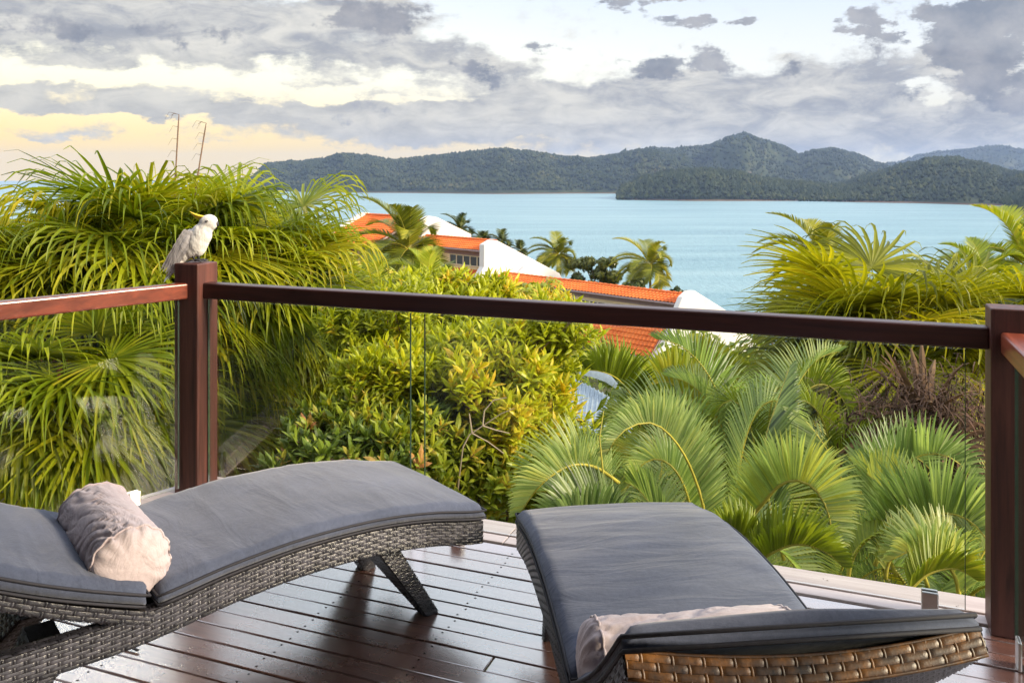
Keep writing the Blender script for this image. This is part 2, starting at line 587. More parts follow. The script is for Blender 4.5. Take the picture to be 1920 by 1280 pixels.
def ridge(name, crest, shore, d_crest, ntree, tree_h, seed, label_forest, rows=26, depth_back=1.6):
    """crest: pixel skyline; shore: pixel waterline. d_crest: metres to the crest line"""
    rnd = random.Random(seed)
    x0, x1 = crest[0][0], crest[-1][0]
    na = int((x1 - x0) / 7)
    rs_n = rows
    H = {}

    def surf(px, t):
        """t 0 at the shore, 1 at the crest, above 1 behind it"""
        ys = prof(shore, px)
        ds = FPX * (CZ - SEA_Z) / max(6.0, ys - 330)
        yc = prof(crest, px) + tree_h * 0.5
        dc = prof(d_crest, px)
        dc = max(dc, ds * 1.08)
        k = 1.0 / cos(atan2(px - 960, FPX))
        zc = CZ - (yc - 330) * dc / FPX
        if t <= 1:
            d = ds + (dc - ds) * t
            s = sin(t * pi / 2) ** 0.8
            z = SEA_Z - 1 + (zc - SEA_Z + 1) * s
            amp = (zc - SEA_Z) * 0.13 * sin(pi * min(1, t)) 
            p = Vector(((px - 960) * d / FPX * 0.006, d * 0.004, seed * 1.7))
            z += amp * (noise.noise(p) * 1.5 + noise.noise(p * 2.7) * 1.1 + noise.noise(p * 7) * 0.5)
            # spurs running down to the water
            z -= abs(noise.noise(Vector((px * 0.021, seed, t * 0.8)))) * (zc - SEA_Z) * 0.42 * sin(pi * t) ** 1.3
            z = max(z, SEA_Z - 1 + 6 * t)
        else:
            d = dc * (1 + (t - 1) * 0.5)
            z = zc - (zc - SEA_Z + 4) * (t - 1) * depth_back
        return Vector(((px - 960) * d / FPX, d, z))
    m = MB()
    ts = [-0.03] + [i / rs_n for i in range(rs_n + 1)] + [1.12, 1.3, 1.65]
    vs = []
    for t in ts:
        for i in range(na + 1):
            px = x0 + (x1 - x0) * i / na
            if t < 0:
                p = surf(px, 0)
                p.z -= 6
                p.y -= 4
            else:
                p = surf(px, t)
            vs.append(p)
    n = na + 1
    fs = [(j * n + i, j * n + i + 1, (j + 1) * n + i + 1, (j + 1) * n + i) for j in range(len(ts) - 1) for i in range(na)]
    m.add(vs, fs)
    tag(m.build(name, HM, smooth=True), kind='structure')
    # forest on it
    f = MB()
    for k in range(ntree):
        px = rnd.uniform(x0, x1)
        t = rnd.random() ** 0.9
        if rnd.random() < 0.16: t = rnd.uniform(0.97, 1.02)
        if t < 0.03: t = 0.03
        p = surf(px, t)
        scale = p.y / FPX          # metres in one photo pixel there
        h = tree_h * scale * rnd.uniform(0.55, 1.25) * (1.15 if rnd.random() < .1 else 1)
        r = h * rnd.uniform(0.26, 0.52)
        a0 = rnd.random() * 6.28
        base = p - Vector((0, 0, h * 0.1))
        ring = []
        q = rnd.uniform(0.4, 0.62)
        for i in range(5):
            a = a0 + i * 2 * pi / 5
            rr = r * rnd.uniform(0.75, 1.2)
            ring.append(base + Vector((cos(a) * rr, sin(a) * rr, h * q * rnd.uniform(0.8, 1.2))))
        top = base + Vector((rnd.uniform(-.2, .2) * r, 0, h))
        f.add([base] + ring + [top], [(0, 1 + (i + 1) % 5, 1 + i) for i in range(5)] + [(6, 1 + i, 1 + (i + 1) % 5) for i in range(5)])
    tag(f.build('forest', HT), label_forest, 'forest', kind='stuff')


ridge('hill', [(455, 352), (475, 330), (500, 308), (560, 304), (600, 300), (640, 290), (680, 292), (740, 302), (790, 296), (860, 290), (930, 281), (985, 284), (1060, 296),
               (1110, 300), (1160, 292), (1200, 282), (1260, 292), (1330, 312), (1400, 340)],
      [(455, 357), (620, 361), (760, 362), (930, 364), (1100, 363), (1400, 364)],
      [(420, 2900), (1400, 2900)], 9000, 9, 3, 'dark green forest on the long low hill across the bay')
ridge('mountain', [(1060, 318), (1120, 296), (1190, 284), (1260, 281), (1330, 274), (1372, 257), (1396, 249), (1424, 261), (1470, 276), (1500, 292), (1530, 284), (1560, 279),
                   (1600, 288), (1650, 308), (1700, 322), (1780, 345)],
      [(1060, 360), (1780, 360)], [(1060, 3600), (1780, 3600)], 6500, 8, 11, 'blue green forest on the pointed central mountain')
ridge('far_hill', [(1560, 330), (1620, 314), (1680, 306), (1720, 293), (1760, 284), (1800, 282), (1850, 275), (1880, 274), (1905, 281), (1960, 279), (2050, 292), (2200, 316)],
      [(1560, 346), (2200, 346)], [(1560, 5600), (2200, 5600)], 3500, 6, 17, 'bluish forest on the farthest ridge at the right')
ridge('headland', [(1158, 372), (1165, 350), (1210, 333), (1260, 322), (1320, 318), (1380, 323), (1430, 336), (1500, 344), (1600, 350), (1700, 352), (1790, 358)],
      [(1158, 375), (1300, 377), (1500, 377), (1700, 381), (1790, 382)], [(1158, 1750), (1400, 1850), (1790, 1900)], 5200, 11, 23,
      'darker forest on the low headland jutting into the bay')
ridge('near_hill', [(1500, 368), (1560, 350), (1640, 326), (1700, 308), (1750, 299), (1790, 297), (1840, 308), (1900, 324), (1960, 326), (2100, 320), (2300, 300)],
      [(1500, 378), (1700, 381), (1880, 386), (2000, 398), (2300, 430)], [(1500, 2100), (1800, 2100), (2300, 1500)], 6500, 11, 29,
      'olive and brown forest on the rounded hill at the right of the bay')
ridge('rocky_point', [(1884, 398), (1900, 372), (1940, 352), (2000, 338), (2120, 320)], [(1884, 399), (1905, 404), (1960, 412), (2120, 450)],
      [(1884, 1300), (2120, 1200)], 700, 14, 31, 'scrubby trees on the reddish point at the right edge of the bay', rows=12)

# haze
hz_m, hg, hout = new_mat('sea_air')
pv = hg.new('ShaderNodeVolumePrincipled')
pv.inputs['Color'].default_value = (0.42, 0.58, 0.92, 1)
pv.inputs['Density'].default_value = 0.00009
pv.inputs['Anisotropy'].default_value = 0.0
hg.l.new(pv.outputs[0], hout.inputs['Volume'])
hz = MB()
hz.box((0, 0, (SEA_Z - 22 + 250) / 2), (19000, 19000, 250 - SEA_Z + 22))
tag(hz.build('haze', hz_m), 'thin pale blue sea air over the bay', 'haze', kind='stuff')

# ================================================================== DECK
PHI = radians(21.3)
E1 = Vector((cos(PHI), -sin(PHI), 0))
E2 = Vector((sin(PHI), cos(PHI), 0))
B0 = 3.226
LPC, RPC = (-2.865, B0), (0.507, B0)
LDIR = Vector((-0.336, -0.941)).normalized()       # the left rail leaves the post in this direction (deck axes)


def D(a, b, z=0.0):
    return E1 * a + E2 * b + Vector((0, 0, z))


deck = empty('deck', (0, 0, 0), -PHI, kind='structure')


def a_left(b):
    return LPC[0] - 0.05 + (B0 - b) * LDIR.x / (-LDIR.y)


def board_poly(b0, b1, al0, al1, ar0, ar1, z0, z1, name, mat, bev=0.003):
    m = MB()
    vs = []
    for z in (z0, z1):
        vs += [(al0, b0, z), (ar0, b0, z), (ar1, b1, z), (al1, b1, z)]
    m.add(vs, [(3, 2, 1, 0), (4, 5, 6, 7), (0, 1, 5, 4), (1, 2, 6, 5), (2, 3, 7, 6), (3, 0, 4, 7)])
    me = m.mesh(name)
    bevel_mesh(me, bev, 2)
    return link(name, me, mat, deck)


PITCH, GAP = 0.084, 0.0045
rb = random.Random(5)
screws = MB()
b = B0 - 0.002
k = 0
while b > -1.2:
    b1, b0 = b - GAP, b - PITCH
    cuts = []
    if k in (9, 5, 14, 18, 21, 26): cuts = [{9: -1.02, 5: -2.2, 14: -.7, 18: -1.6, 21: .1, 26: -.9}[k]]
    al = (a_left(b0) + 0.02, a_left(b1) + 0.02)
    segs = []
    lo = al
    for c in cuts:
        segs.append((lo[0], lo[1], c - .002, c - .002))
        lo = (c + .002, c + .002)
    segs.append((lo[0], lo[1], 0.60, 0.60))
    dz = rb.uniform(-0.0015, 0.0015)
    for s in segs:
        board_poly(b0, b1, s[0], s[1], s[2], s[3], -0.022 + dz, dz, 'deck_board', M['deck'], 0.0035)
    for j in range(-9, 3):
        a = j * 0.45 + 0.12
        if a > al[0] + .05 and a < .55:
            for bb in (b0 + 0.018, b1 - 0.018):
                aa = a + rb.uniform(-.006, .006)
                screws.add([(aa + 0.0042 * cos(q * pi / 3), bb + 0.0042 * sin(q * pi / 3), dz + 0.0006) for q in range(6)], [(0, 1, 2, 3, 4, 5)])
    b -= PITCH
    k += 1
so = screws.build('screw', M['dark'], deck)
so['kind'] = 'stuff'
# pale weathered boards along the open edge, one lapped over the other
for (q0, q1, zt) in ((B0 + .004, B0 + .068, 0.006), (B0 + .074, B0 + .150, 0.010), (B0 + .156, B0 + .205, 0.004)):
    for (s0, s1) in ((a_left(q0) - .1, -1.30), (-1.296, 0.68)):
        board_poly(q0, q1, s0, s1, s1 if s1 > 0 else s1, s1, -0.03, zt, 'edge_board', M['edge']) if False else \
            board_poly(q0, q1, s0, s0, s1, s1, -0.03, zt, 'edge_board', M['edge'])
bbox_obj('fascia_board', M['edge'], deck, (-1.2, B0 + .19, -0.13), (3.7, 0.03, 0.18))
# the same sill along the left side (runs below the left rail)
LANG = atan2(LDIR.y, LDIR.x)
for off, w, zt in ((0.02, 0.07, 0.008), (-0.056, 0.07, 0.012), (-0.122, 0.05, 0.004)):
    L = 3.6
    c = Vector((LPC[0], LPC[1])) + LDIR * (L / 2 + .02) + Vector((LDIR.y, -LDIR.x)) * (-off)
    c = Vector((LPC[0], LPC[1])) + LDIR * (L / 2 + .02) + Vector((LDIR.y, -LDIR.x)).normalized() * (-off) * 1
    bbox_obj('edge_board', M['edge'], deck, (c.x, c.y, (zt - .03) / 2), (L, w, zt + .03), 0.003, Matrix.Rotation(LANG, 3, 'Z'))
lit = MB()
for i in range(70):
    a = rb.uniform(-2.6, .45)
    bb = B0 + rb.uniform(.01, .19) if i % 3 else rb.uniform(1.9, 3.2)
    ln, an = rb.uniform(.003, .011), rb.uniform(0, 3.14)
    lit.add([(a, bb, .0125), (a + ln * cos(an), bb + ln * sin(an), .014), (a + ln * cos(an + .5), bb + ln * sin(an + .5), .0125)], [(0, 1, 2)])
tag(lit.build('leaf_litter', simple('dry_litter', (0.10, 0.06, 0.035), .9)), 'tiny dry specks of leaf litter lying along the pale edge boards', 'litter', kind='stuff').rotation_euler = (0, 0, -PHI)
# joists under the deck
for j in range(8):
    bbox_obj('joist', M['post'], deck, (-3.0 + j * 0.48, 1.3, -0.10), (0.045, 4.0, 0.15), 0.0)

# ------------------------------------------------------------------ railing
rail = empty('balcony_railing', (0, 0, 0), -PHI, 'dark red stained timber railing with clear glass panels around the deck', 'railing')
bbox_obj('post', M['post'], rail, (LPC[0], LPC[1], 1.092 / 2), (0.138, 0.138, 1.09), 0.006)
bbox_obj('post', M['post'], rail, (RPC[0], RPC[1], 1.069 / 2), (0.125, 0.125, 1.067), 0.005)
bbox_obj('handrail', M['rail_main'], rail, ((LPC[0] + RPC[0]) / 2, B0, 0.963), (RPC[0] - LPC[0] - 0.12, 0.066, 0.074), 0.009, seg=3)
lc = Vector(LPC) + LDIR * (0.04 + 1.6)
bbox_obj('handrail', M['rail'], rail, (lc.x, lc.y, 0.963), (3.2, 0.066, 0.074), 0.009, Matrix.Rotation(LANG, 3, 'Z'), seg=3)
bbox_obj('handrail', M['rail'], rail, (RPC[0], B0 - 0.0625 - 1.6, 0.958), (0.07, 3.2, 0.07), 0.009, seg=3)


def glass_panel(p0, p1, z0=0.045, z1=0.918, th=0.010):
    p0, p1 = Vector(p0), Vector(p1)
    c = (p0 + p1) / 2
    L = (p1 - p0).length
    ang = atan2(p1.y - p0.y, p1.x - p0.x)
    R = Matrix.Rotation(ang, 3, 'Z')
    g_ = bbox_obj('glass_panel', M['glass'], rail, (c.x, c.y, (z0 + z1) / 2), (L, th, z1 - z0), 0, R)
    for s in (-1, 1):
        e = c + (p1 - p0).normalized() * s * (L / 2 + 0.0012)
        o = bbox_obj('polished_edge', M['glass_edge'], g_, (e.x, e.y, (z0 + z1) / 2), (0.002, th, z1 - z0), 0, R)
    return g_


def clip(a, b_, ang):
    R = Matrix.Rotation(ang, 3, 'Z')
    c = empty('glass_clamp', (a, b_, 0))
    c.parent = rail
    for s in (-1, 1):
        q = R @ Vector((0, s * 0.0125, 0.045))
        bbox_obj('clamp_plate', M['metal'], c, q, (0.052, 0.012, 0.088), 0.004, R)


glass_panel((LPC[0] + .075, B0), (-1.722, B0))
glass_panel((-1.652, B0), (0.376, B0))
p0 = Vector(LPC) + LDIR * 0.09
p1 = Vector(LPC) + LDIR * 3.2
glass_panel(p0, p1)
glass_panel((RPC[0], B0 - 0.13), (RPC[0], B0 - 2.9))
for a in (-2.6, -1.85, -1.5, 0.27): clip(a, B0, 0)
clip(RPC[0], B0 - 0.24, pi / 2)
for q in (0.3, 2.2):
    c = Vector(LPC) + LDIR * q
    clip(c.x, c.y, LANG)

# the veranda roof and walls are unseen, added dark to shade the rail fronts
house = empty('shade_veranda', (0, 0, 0), -PHI, kind='structure')
PL = simple('dark_shade_paint', (0.05, 0.036, 0.033), 0.8)
bbox_obj('shade_ceiling', PL, house, (-1.2, -0.3, 2.66), (7.4, 5.2, 0.12), 0)
bbox_obj('shade_house_wall', PL, house, (-1.2, -1.55, 1.3), (7.4, 0.15, 2.7), 0)

bbox_obj('shade_side_wall', PL, house, (-4.85, 0.4, 1.3), (0.12, 3.8, 2.6), 0)
# ================================================================== LOUNGERS
def fabric(name, c, c2, rough=0.85, sheen=0.3, wr=0.5):
    m, g, out = new_mat(name)
    tc = g.new('ShaderNodeTexCoord').outputs['Object']
    n1 = g.noise(tc, 3.5, 5, 0.6)
    n2 = g.noise(tc, 420, 2)
    n3 = g.noise(tc, 90, 4, 0.7)
    col = g.ramp(g.m('ADD', g.m('MULTIPLY', n1, 0.6), g.m('ADD', g.m('MULTIPLY', n3, 0.35), g.m('MULTIPLY', n2, 0.3))), [(0.42, c), (0.85, c2)])
    mp = g.new('ShaderNodeMapping')
    mp.inputs['Scale'].default_value = (3.6, 1.1, 2)
    g.l.new(tc, mp.inputs[0])
    wn = g.noise(mp.outputs[0], 3.0, 4, 0.55, 1.2)
    h = g.m('ADD', g.m('MULTIPLY', wn, wr), g.m('ADD', g.m('MULTIPLY', n3, 0.02), g.m('MULTIPLY', n2, 0.010)))
    b = principled(g, col, rough, 0, 0.25, h, 0.75, 0.03, Sheen_Weight=sheen, Sheen_Roughness=0.5)
    g.l.new(b.outputs[0], out.inputs[0])
    return m


M['cushion'] = fabric('charcoal_blue_canvas', (0.048, 0.060, 0.097), (0.115, 0.136, 0.205), 0.9, 0.3, 0.3)
M['piping'] = simple('dark_piping', (0.03, 0.03, 0.04), 0.7)
M['pillow'] = fabric('creased_blush_cotton', (0.48, 0.38, 0.39), (0.68, 0.60, 0.61), 0.85, 0.2, 0.6)


def wicker_mat(name, lo, hi, rough=0.38, isl=0.45):
    m, g, out = new_mat(name)
    geo = g.new('ShaderNodeNewGeometry')
    tc = g.new('ShaderNodeTexCoord').outputs['Object']
    f = g.m('ADD', g.m('MULTIPLY', geo.outputs['Random Per Island'], isl), g.m('MULTIPLY', g.noise(tc, 26, 4, .7), 1.35 - isl))
    col = g.ramp(f, [(0.42, lo), (0.72, tuple((a + b) / 2.6 for a, b in zip(lo, hi))), (0.92, hi)])
    b = principled(g, col, rough, 0, 0.6, g.noise(tc, 300, 2), 0.2, 0.002)
    g.l.new(b.outputs[0], out.inputs[0])
    return m


M['wicker'] = wicker_mat('grey_brown_synthetic_wicker', (0.016, 0.016, 0.021), (0.085, 0.084, 0.105), 0.3)
M['wicker_glint'] = wicker_mat('brown_glint_wicker', (0.020, 0.014, 0.012), (0.24, 0.10, 0.02), 0.42, 0.12)  # brown strands, golden glints of warm light put into the colour
M['core'] = simple('dark_frame_core', (0.018, 0.015, 0.015), 0.7)


def weave(mb, S, Lp, Lq, row=0.0098, stake=0.025, h=0.0022, stake_w=0.006, sub=6, fill=0.93):
    """S(p, q) -> (point, normal); rows run along p, stakes along q"""
    nr = max(2, int(round(Lq / row)))
    ns = max(2, int(round(Lp / stake)))
    for j in range(nr):
        q0 = (j + 0.5 - fill / 2) / nr
        q1 = (j + 0.5 + fill / 2) / nr
        vs, fs = [], []
        tot = ns * sub
        for i in range(tot + 1):
            p = i / tot
            ph = p * ns
            nk = round(ph)
            o = h * (1 - 2 * exp(-((ph - nk) / .17) ** 2) * ((nk + j) % 2))
            a, n = S(p, q0)
            c, n2 = S(p, (q0 + q1) / 2)
            e, n3 = S(p, q1)
            vs += [a + n * (o - 0.0006), c + n2 * (o + 0.0015), e + n3 * (o - 0.0006)]
        for i in range(tot):
            for k_ in range(2):
                a = i * 3 + k_
                fs.append((a, a + 1, a + 4, a + 3))
        mb.add(vs, fs)
    for i in range(ns + 1):
        p = min(1, max(0, i / ns))
        vs, fs = [], []
        dp = stake_w / Lp / 2
        nq = nr * 2
        for j in range(nq + 1):
            q = j / nq
            o = h * 1.7 * cos(pi * (i + q * nr - 0.5 + 1)) + h * .6
            a, n = S(max(0, p - dp), q)
            c, n2 = S(p, q)
            e, n3 = S(min(1, p + dp), q)
            vs += [a + n * o * .6, c + n2 * (o * .6 + 0.0016), e + n3 * o * .6]
        for j in range(nq):
            for k_ in range(2):
                a = j * 3 + k_
                fs.append((a, a + 1, a + 4, a + 3))
        mb.add(vs, fs)


RAILZ = [(-0.01, .300), (.226, .348), (.426, .374), (.67, .380), (.89, .364), (1.07, .338), (1.2, .328), (1.45, .328), (1.9, .332)]


def smooth_prof(pts, x):
    """Catmull-Rom through the points"""
    n = len(pts)
    if x <= pts[0][0]: return pts[0][1]
    for i in range(n - 1):
        if x <= pts[i + 1][0]:
            x1, y1 = pts[i]
            x2, y2 = pts[i + 1]
            y0 = pts[i - 1][1] if i else y1
            y3 = pts[i + 2][1] if i + 2 < n else y2
            t = (x - x1) / (x2 - x1)
            return 0.5 * ((2 * y1) + (-y0 + y2) * t + (2 * y0 - 5 * y1 + 4 * y2 - y3) * t * t + (-y0 + 3 * y1 - 3 * y2 + y3) * t ** 3)
    return pts[-1][1]


def lounger(loc, ang, hinge, back_len, tilt, label, cush_label, W=0.62, frame_len=1.62, head_mat='wicker', cup=0.025, pad=1.15):
    """local x runs from the foot end (0) to the head, y across from 0 to W"""
    root = empty('sun_lounger', loc, ang, label, 'sun lounger', 'wicker sun loungers on the deck')
    LF = frame_len
    BH, TH = 0.078, 0.045
    rz = lambda u: smooth_prof(RAILZ, u)
    hz_ = rz(hinge) - 0.005

    def slab(S0, S1, n, name, mat, par):
        pass
    # side rails: a dark core with the weave laid round it
    for side in (0, 1):
        y0 = 0.0 if side == 0 else W - TH
        y1 = y0 + TH
        core = MB()
        n = 40
        vs, fs = [], []
        for i in range(n + 1):
            u = LF * i / n
            z = rz(u)
            vs += [(u, y0 + .003, z - BH + .003), (u, y1 - .003, z - BH + .003), (u, y1 - .003, z - .003), (u, y0 + .003, z - .003)]
        for i in range(n):
            for k_ in range(4):
                k2 = (k_ + 1) % 4
                fs.append((i * 4 + k_, i * 4 + k2, (i + 1) * 4 + k2, (i + 1) * 4 + k_))
        fs += [(3, 2, 1, 0), (n * 4, n * 4 + 1, n * 4 + 2, n * 4 + 3)]
        core.add(vs, fs)
        sr = core.build('side_rail', M['core'], root)
        wv = MB()
        yo, nn = (y0, Vector((0, -1, 0)))
        weave(wv, lambda p, q: (Vector((LF * p, y0, rz(LF * p) - BH * (1 - q))), Vector((0, -1, 0))), LF, BH)
        weave(wv, lambda p, q: (Vector((LF * p, y1, rz(LF * p) - BH * (1 - q))), Vector((0, 1, 0))), LF, BH)
        weave(wv, lambda p, q: (Vector((LF * p, y0 + TH * q, rz(LF * p))), Vector((0, 0, 1))), LF, TH, row=0.015)
        w_ = wv.build('weave', M['wicker'], sr, smooth=True)
        w_['kind'] = 'stuff'
    # foot rail across the end
    fr = bbox_obj('foot_rail', M['core'], root, (0.02, W / 2, .300 - BH / 2), (TH - .006, W - 2 * TH, BH - .006), 0)
    wv = MB()
    weave(wv, lambda p, q: (Vector((-0.003, W * p, .300 - BH * (1 - q))), Vector((-1, 0, 0))), W, BH)
    w_ = wv.build('weave', M['wicker'], fr, smooth=True)
    w_['kind'] = 'stuff'
    # seat bed under the cushion
    seat = MB()
    n = 24
    vs, fs = [], []
    for i in range(n + 1):
        u = 0.04 + (hinge - 0.04) * i / n
        z = rz(u) - .012
        vs += [(u, TH, z), (u, W - TH, z), (u, W - TH, z - .02), (u, TH, z - .02)]
    for i in range(n):
        for k_ in range(4):
            k2 = (k_ + 1) % 4
            fs.append((i * 4 + k_, (i + 1) * 4 + k_, (i + 1) * 4 + k2, i * 4 + k2))
    seat.add(vs, fs)
    seat.build('seat_bed', M['core'], root)
    # legs: boards that taper to a small foot, splayed towards the ends
    for u, lean in ((0.36, -1), (LF - 0.30, 1)):
        for side in (0, 1):
            yi = 0.055 if side == 0 else W - 0.055
            inn = 1 if side == 0 else -1
            zt = rz(u) - BH + .01
            top_u = (u - 0.0, u + 0.0)
            foot = u + lean * 0.20
            m = MB()
            A = Vector((u - .035, yi, zt)); Bp = Vector((u + .035, yi, zt))
            C = Vector((foot - .022, yi + inn * .015, 0.0)); Dp = Vector((foot + .022, yi + inn * .015, 0.0))
            A2 = Vector((u - .035, yi + inn * .23, zt)); B2 = Vector((u + .035, yi + inn * .23, zt))
            C2 = Vector((foot - .022, yi + inn * .062, 0.0)); D2 = Vector((foot + .022, yi + inn * .062, 0.0))
            m.add([A, Bp, Dp, C, A2, B2, D2, C2], [(0, 1, 2, 3), (7, 6, 5, 4), (0, 4, 5, 1), (1, 5, 6, 2), (2, 6, 7, 3), (3, 7, 4, 0)])
            me = m.mesh('leg')
            bm = bmesh.new(); bm.from_mesh(me); bmesh.ops.recalc_face_normals(bm, faces=bm.faces); bm.to_mesh(me); bm.free()
            lg = link('leg', me, M['core'], root)
            wv = MB()

            def face(a, b_, c, d):
                nrm = (b_ - a).cross(d - a).normalized()
                ctr = (A + B2 + C + D2) / 4
                if nrm.dot(a - ctr) < 0: nrm = -nrm
                wd = ((b_ - a).length + (c - d).length) / 2
                ht = ((d - a).length + (c - b_).length) / 2
                weave(wv, lambda p, q: ((a.lerp(b_, p)).lerp(d.lerp(c, p), q) + nrm * .002, nrm), wd, ht, stake=0.022, sub=3)
            face(A, Bp, Dp, C)
            face(A, A2, C2, C)
            face(Bp, B2, D2, Dp)
            face(A2, B2, D2, C2)
            w_ = wv.build('weave', M['wicker'], lg, smooth=True)
            w_['kind'] = 'stuff'
    # backrest
    ct, st = cos(tilt), sin(tilt)
    BT = 0.035

    def BK(w, v, off):
        """w along the back, v across 0..1, off above the mean plane; dished across"""
        dish = cup * (w / back_len) * (4 * (v - .5) ** 2 - 1) + cup * 0.0
        bow = 0.018 * sin(pi * w / back_len)
        o = off + dish - bow
        return Vector((hinge + w * ct - o * st, v * W, hz_ + w * st + o * ct))
    core = MB()
    nu, nv = 12, 12
    vs, fs = [], []
    for lay in (0, -BT):
        for i in range(nu + 1):
            for j in range(nv + 1):
                vs.append(BK(back_len * i / nu, j / nv, lay + (-.003 if lay == 0 else .003)))
    N = (nu + 1) * (nv + 1)
    for i in range(nu):
        for j in range(nv):
            a = i * (nv + 1) + j
            fs.append((a, a + 1, a + nv + 2, a + nv + 1))
            fs.append((N + a + nv + 1, N + a + nv + 2, N + a + 1, N + a))
    for i in range(nu):
        for j in (0, nv):
            a = i * (nv + 1) + j
            fs.append((a, a + nv + 1, N + a + nv + 1, N + a))
    for j in range(nv):
        for i in (0, nu):
            a = i * (nv + 1) + j
            fs.append((a, a + 1, N + a + 1, N + a))
    core.add(vs, fs)
    bo = core.build('backrest', M['core'], root)
    dn = Vector((st, 0, -ct))
    wv = MB()
    weave(wv, lambda p, q: (BK(back_len * q, p, -BT), dn), W, back_len, row=0.011, stake=0.026)
    for vv, nn in ((0, -1), (1, 1)):
        weave(wv, lambda p, q: (BK(back_len * p, vv, -BT * (1 - q)) + Vector((0, nn * .001, 0)), Vector((0, nn, 0))), back_len, BT, row=0.012)
    w_ = wv.build('weave', M['wicker'], bo, smooth=True)
    w_['kind'] = 'stuff'
    hv = MB()
    hd = Vector((ct, 0, st))
    weave(hv, lambda p, q: (BK(back_len, p, -BT * (1 - q) * 1.08 + .002) + hd * .001, hd), W, BT * 1.1, row=0.0122, stake=0.026, h=0.0012, stake_w=0.005, sub=6, fill=.95)
    for off in (0.004, -BT * 1.12 + .001):
        hv.tube([BK(back_len, t / 20, off) for t in range(21)], 0.0032, 6)
    w_ = hv.build('head_band', M[head_mat], bo, smooth=True)
    # support stay below the back
    for vv in (.2, .8):
        stay = MB()
        stay.tube([BK(back_len * .55, vv, -BT), Vector((hinge + back_len * ct * .55 + .12, W * vv, rz(1.4) - .06))], 0.008, 6)
        stay.build('stay', M['core'], root)

    # ---------------- cushion (lies on the lounger: its own thing)
    croot = empty('lounger_cushion', loc, ang, cush_label, 'cushion', 'lounger cushions')
    CT = 0.050
    rnd = random.Random(int(loc[0] * 100))

    def cush(path, name, W0, thick, ends=(0.5, 0.5), seed=0):
        """path(s) -> point on the bed, normal; s from 0 to 1"""
        n = 64
        m = MB()
        vs, fs = [], []
        ring_n = None
        for i in range(n + 1):
            s = i / n
            p, nr = path(s)
            L = 1.0
            e0 = min(1.0, s / 0.035)
            e1 = min(1.0, (1 - s) / 0.035)
            k_ = sqrt(max(0.0, 1 - (1 - min(e0, 1)) ** 2)) * sqrt(max(0.0, 1 - (1 - min(e1, 1)) ** 2))
            k_ = 0.45 + 0.55 * k_
            half = W0 / 2 - 0.004
            ring = []
            nt = 30
            r = thick * 0.5 * k_
            for j in range(nt + 1):          # top
                t = -1 + 2 * j / nt
                yy = half * t
                edge = min(1.0, (1 - abs(t)) / 0.10)
                zz = thick * (0.62 + 0.38 * sqrt(max(0, 1 - (1 - edge) ** 2)))
                crown = 0.010 * (1 - t * t)
                nz = 0.006 * noise.noise(Vector((s * 9 + seed, yy * 3.5, seed))) + 0.0035 * noise.noise(Vector((s * 34 + seed, yy * 5, 3)))
                ring.append((yy, (zz + crown) * k_ + nz * edge))
            for j in range(7):               # bottom
                t = 1 - 2 * j / 6
                ring.append((half * t * 0.995, 0.004 + thick * 0.12 * (abs(t) > .95)))
            ring_n = len(ring)
            for (yy, zz) in ring:
                vs.append(p + Vector((0, W / 2 + yy, 0)) + nr * zz)
        for i in range(n):
            for j in range(ring_n):
                j2 = (j + 1) % ring_n
                fs.append((i * ring_n + j, (i + 1) * ring_n + j, (i + 1) * ring_n + j2, i * ring_n + j2))
        fs.append(tuple(range(ring_n)))
        fs.append(tuple(n * ring_n + q for q in range(ring_n - 1, -1, -1)))
        m.add(vs, fs)
        o = m.build(name, M['cushion'], croot, smooth=True)
        # piping cords along both seams
        pm = MB()
        for zz in (0.62, 0.1):
            loop = []
            for i in range(0, n + 1, 2):
                p, nr = path(i / n)
                loop.append(p + Vector((0, W / 2 - W0 / 2 + .003, 0)) + nr * thick * zz)
            for i in range(n, -1, -2):
                p, nr = path(i / n)
                loop.append(p + Vector((0, W / 2 + W0 / 2 - .003, 0)) + nr * thick * zz)
            loop.append(loop[0])
            pm.tube(loop, 0.0042, 6)
        pm.build('piping', M['piping'], o, smooth=True)
        return o

    def seat_path(s):
        u = -0.015 + (hinge - 0.01 + 0.015) * s
        z = rz(u) + 0.004
        dz = (rz(u + .01) - rz(u - .01)) / .02
        nr = Vector((-dz, 0, 1)).normalized()
        return Vector((u, 0, z)), nr

    def back_path(s):
        w = 0.035 + (back_len + 0.004 - 0.035) * s
        bow = 0.018 * sin(pi * min(1, w / back_len))
        o = 0.006 - bow - cup * 0.35 * w / back_len
        return Vector((hinge + w * ct - o * st, 0, hz_ + w * st + o * ct)), Vector((-st, 0, ct))
    cush(seat_path, 'seat_pad', W + .012, CT, seed=rnd.random() * 9)
    cush(back_path, 'back_pad', W + .012, CT * pad, seed=rnd.random() * 9)
    return root, croot, hz_


def loc_to_world(loc, ang, p):
    c, s = cos(ang), sin(ang)
    return Vector((loc[0] + c * p[0] - s * p[1], loc[1] + s * p[0] + c * p[1], loc[2] + p[2]))


LA_LOC = (-0.10, 2.98, 0)
LA_ANG = atan2(-0.585, -0.811)          # foot to head direction
# across must point away from the camera: mirror by placing the origin on the near side
# local y = across = rotate(+90) of the direction
def place(foot_near, direction, far_side_sign, **kw):
    ang = atan2(direction[1], direction[0])
    across = Vector((-sin(ang), cos(ang)))
    W = kw.get('W', 0.62)
    o = Vector(foot_near)
    if across.dot(Vector(far_side_sign)) < 0:
        o = o - across * W
    return (o.x, o.y, 0), ang


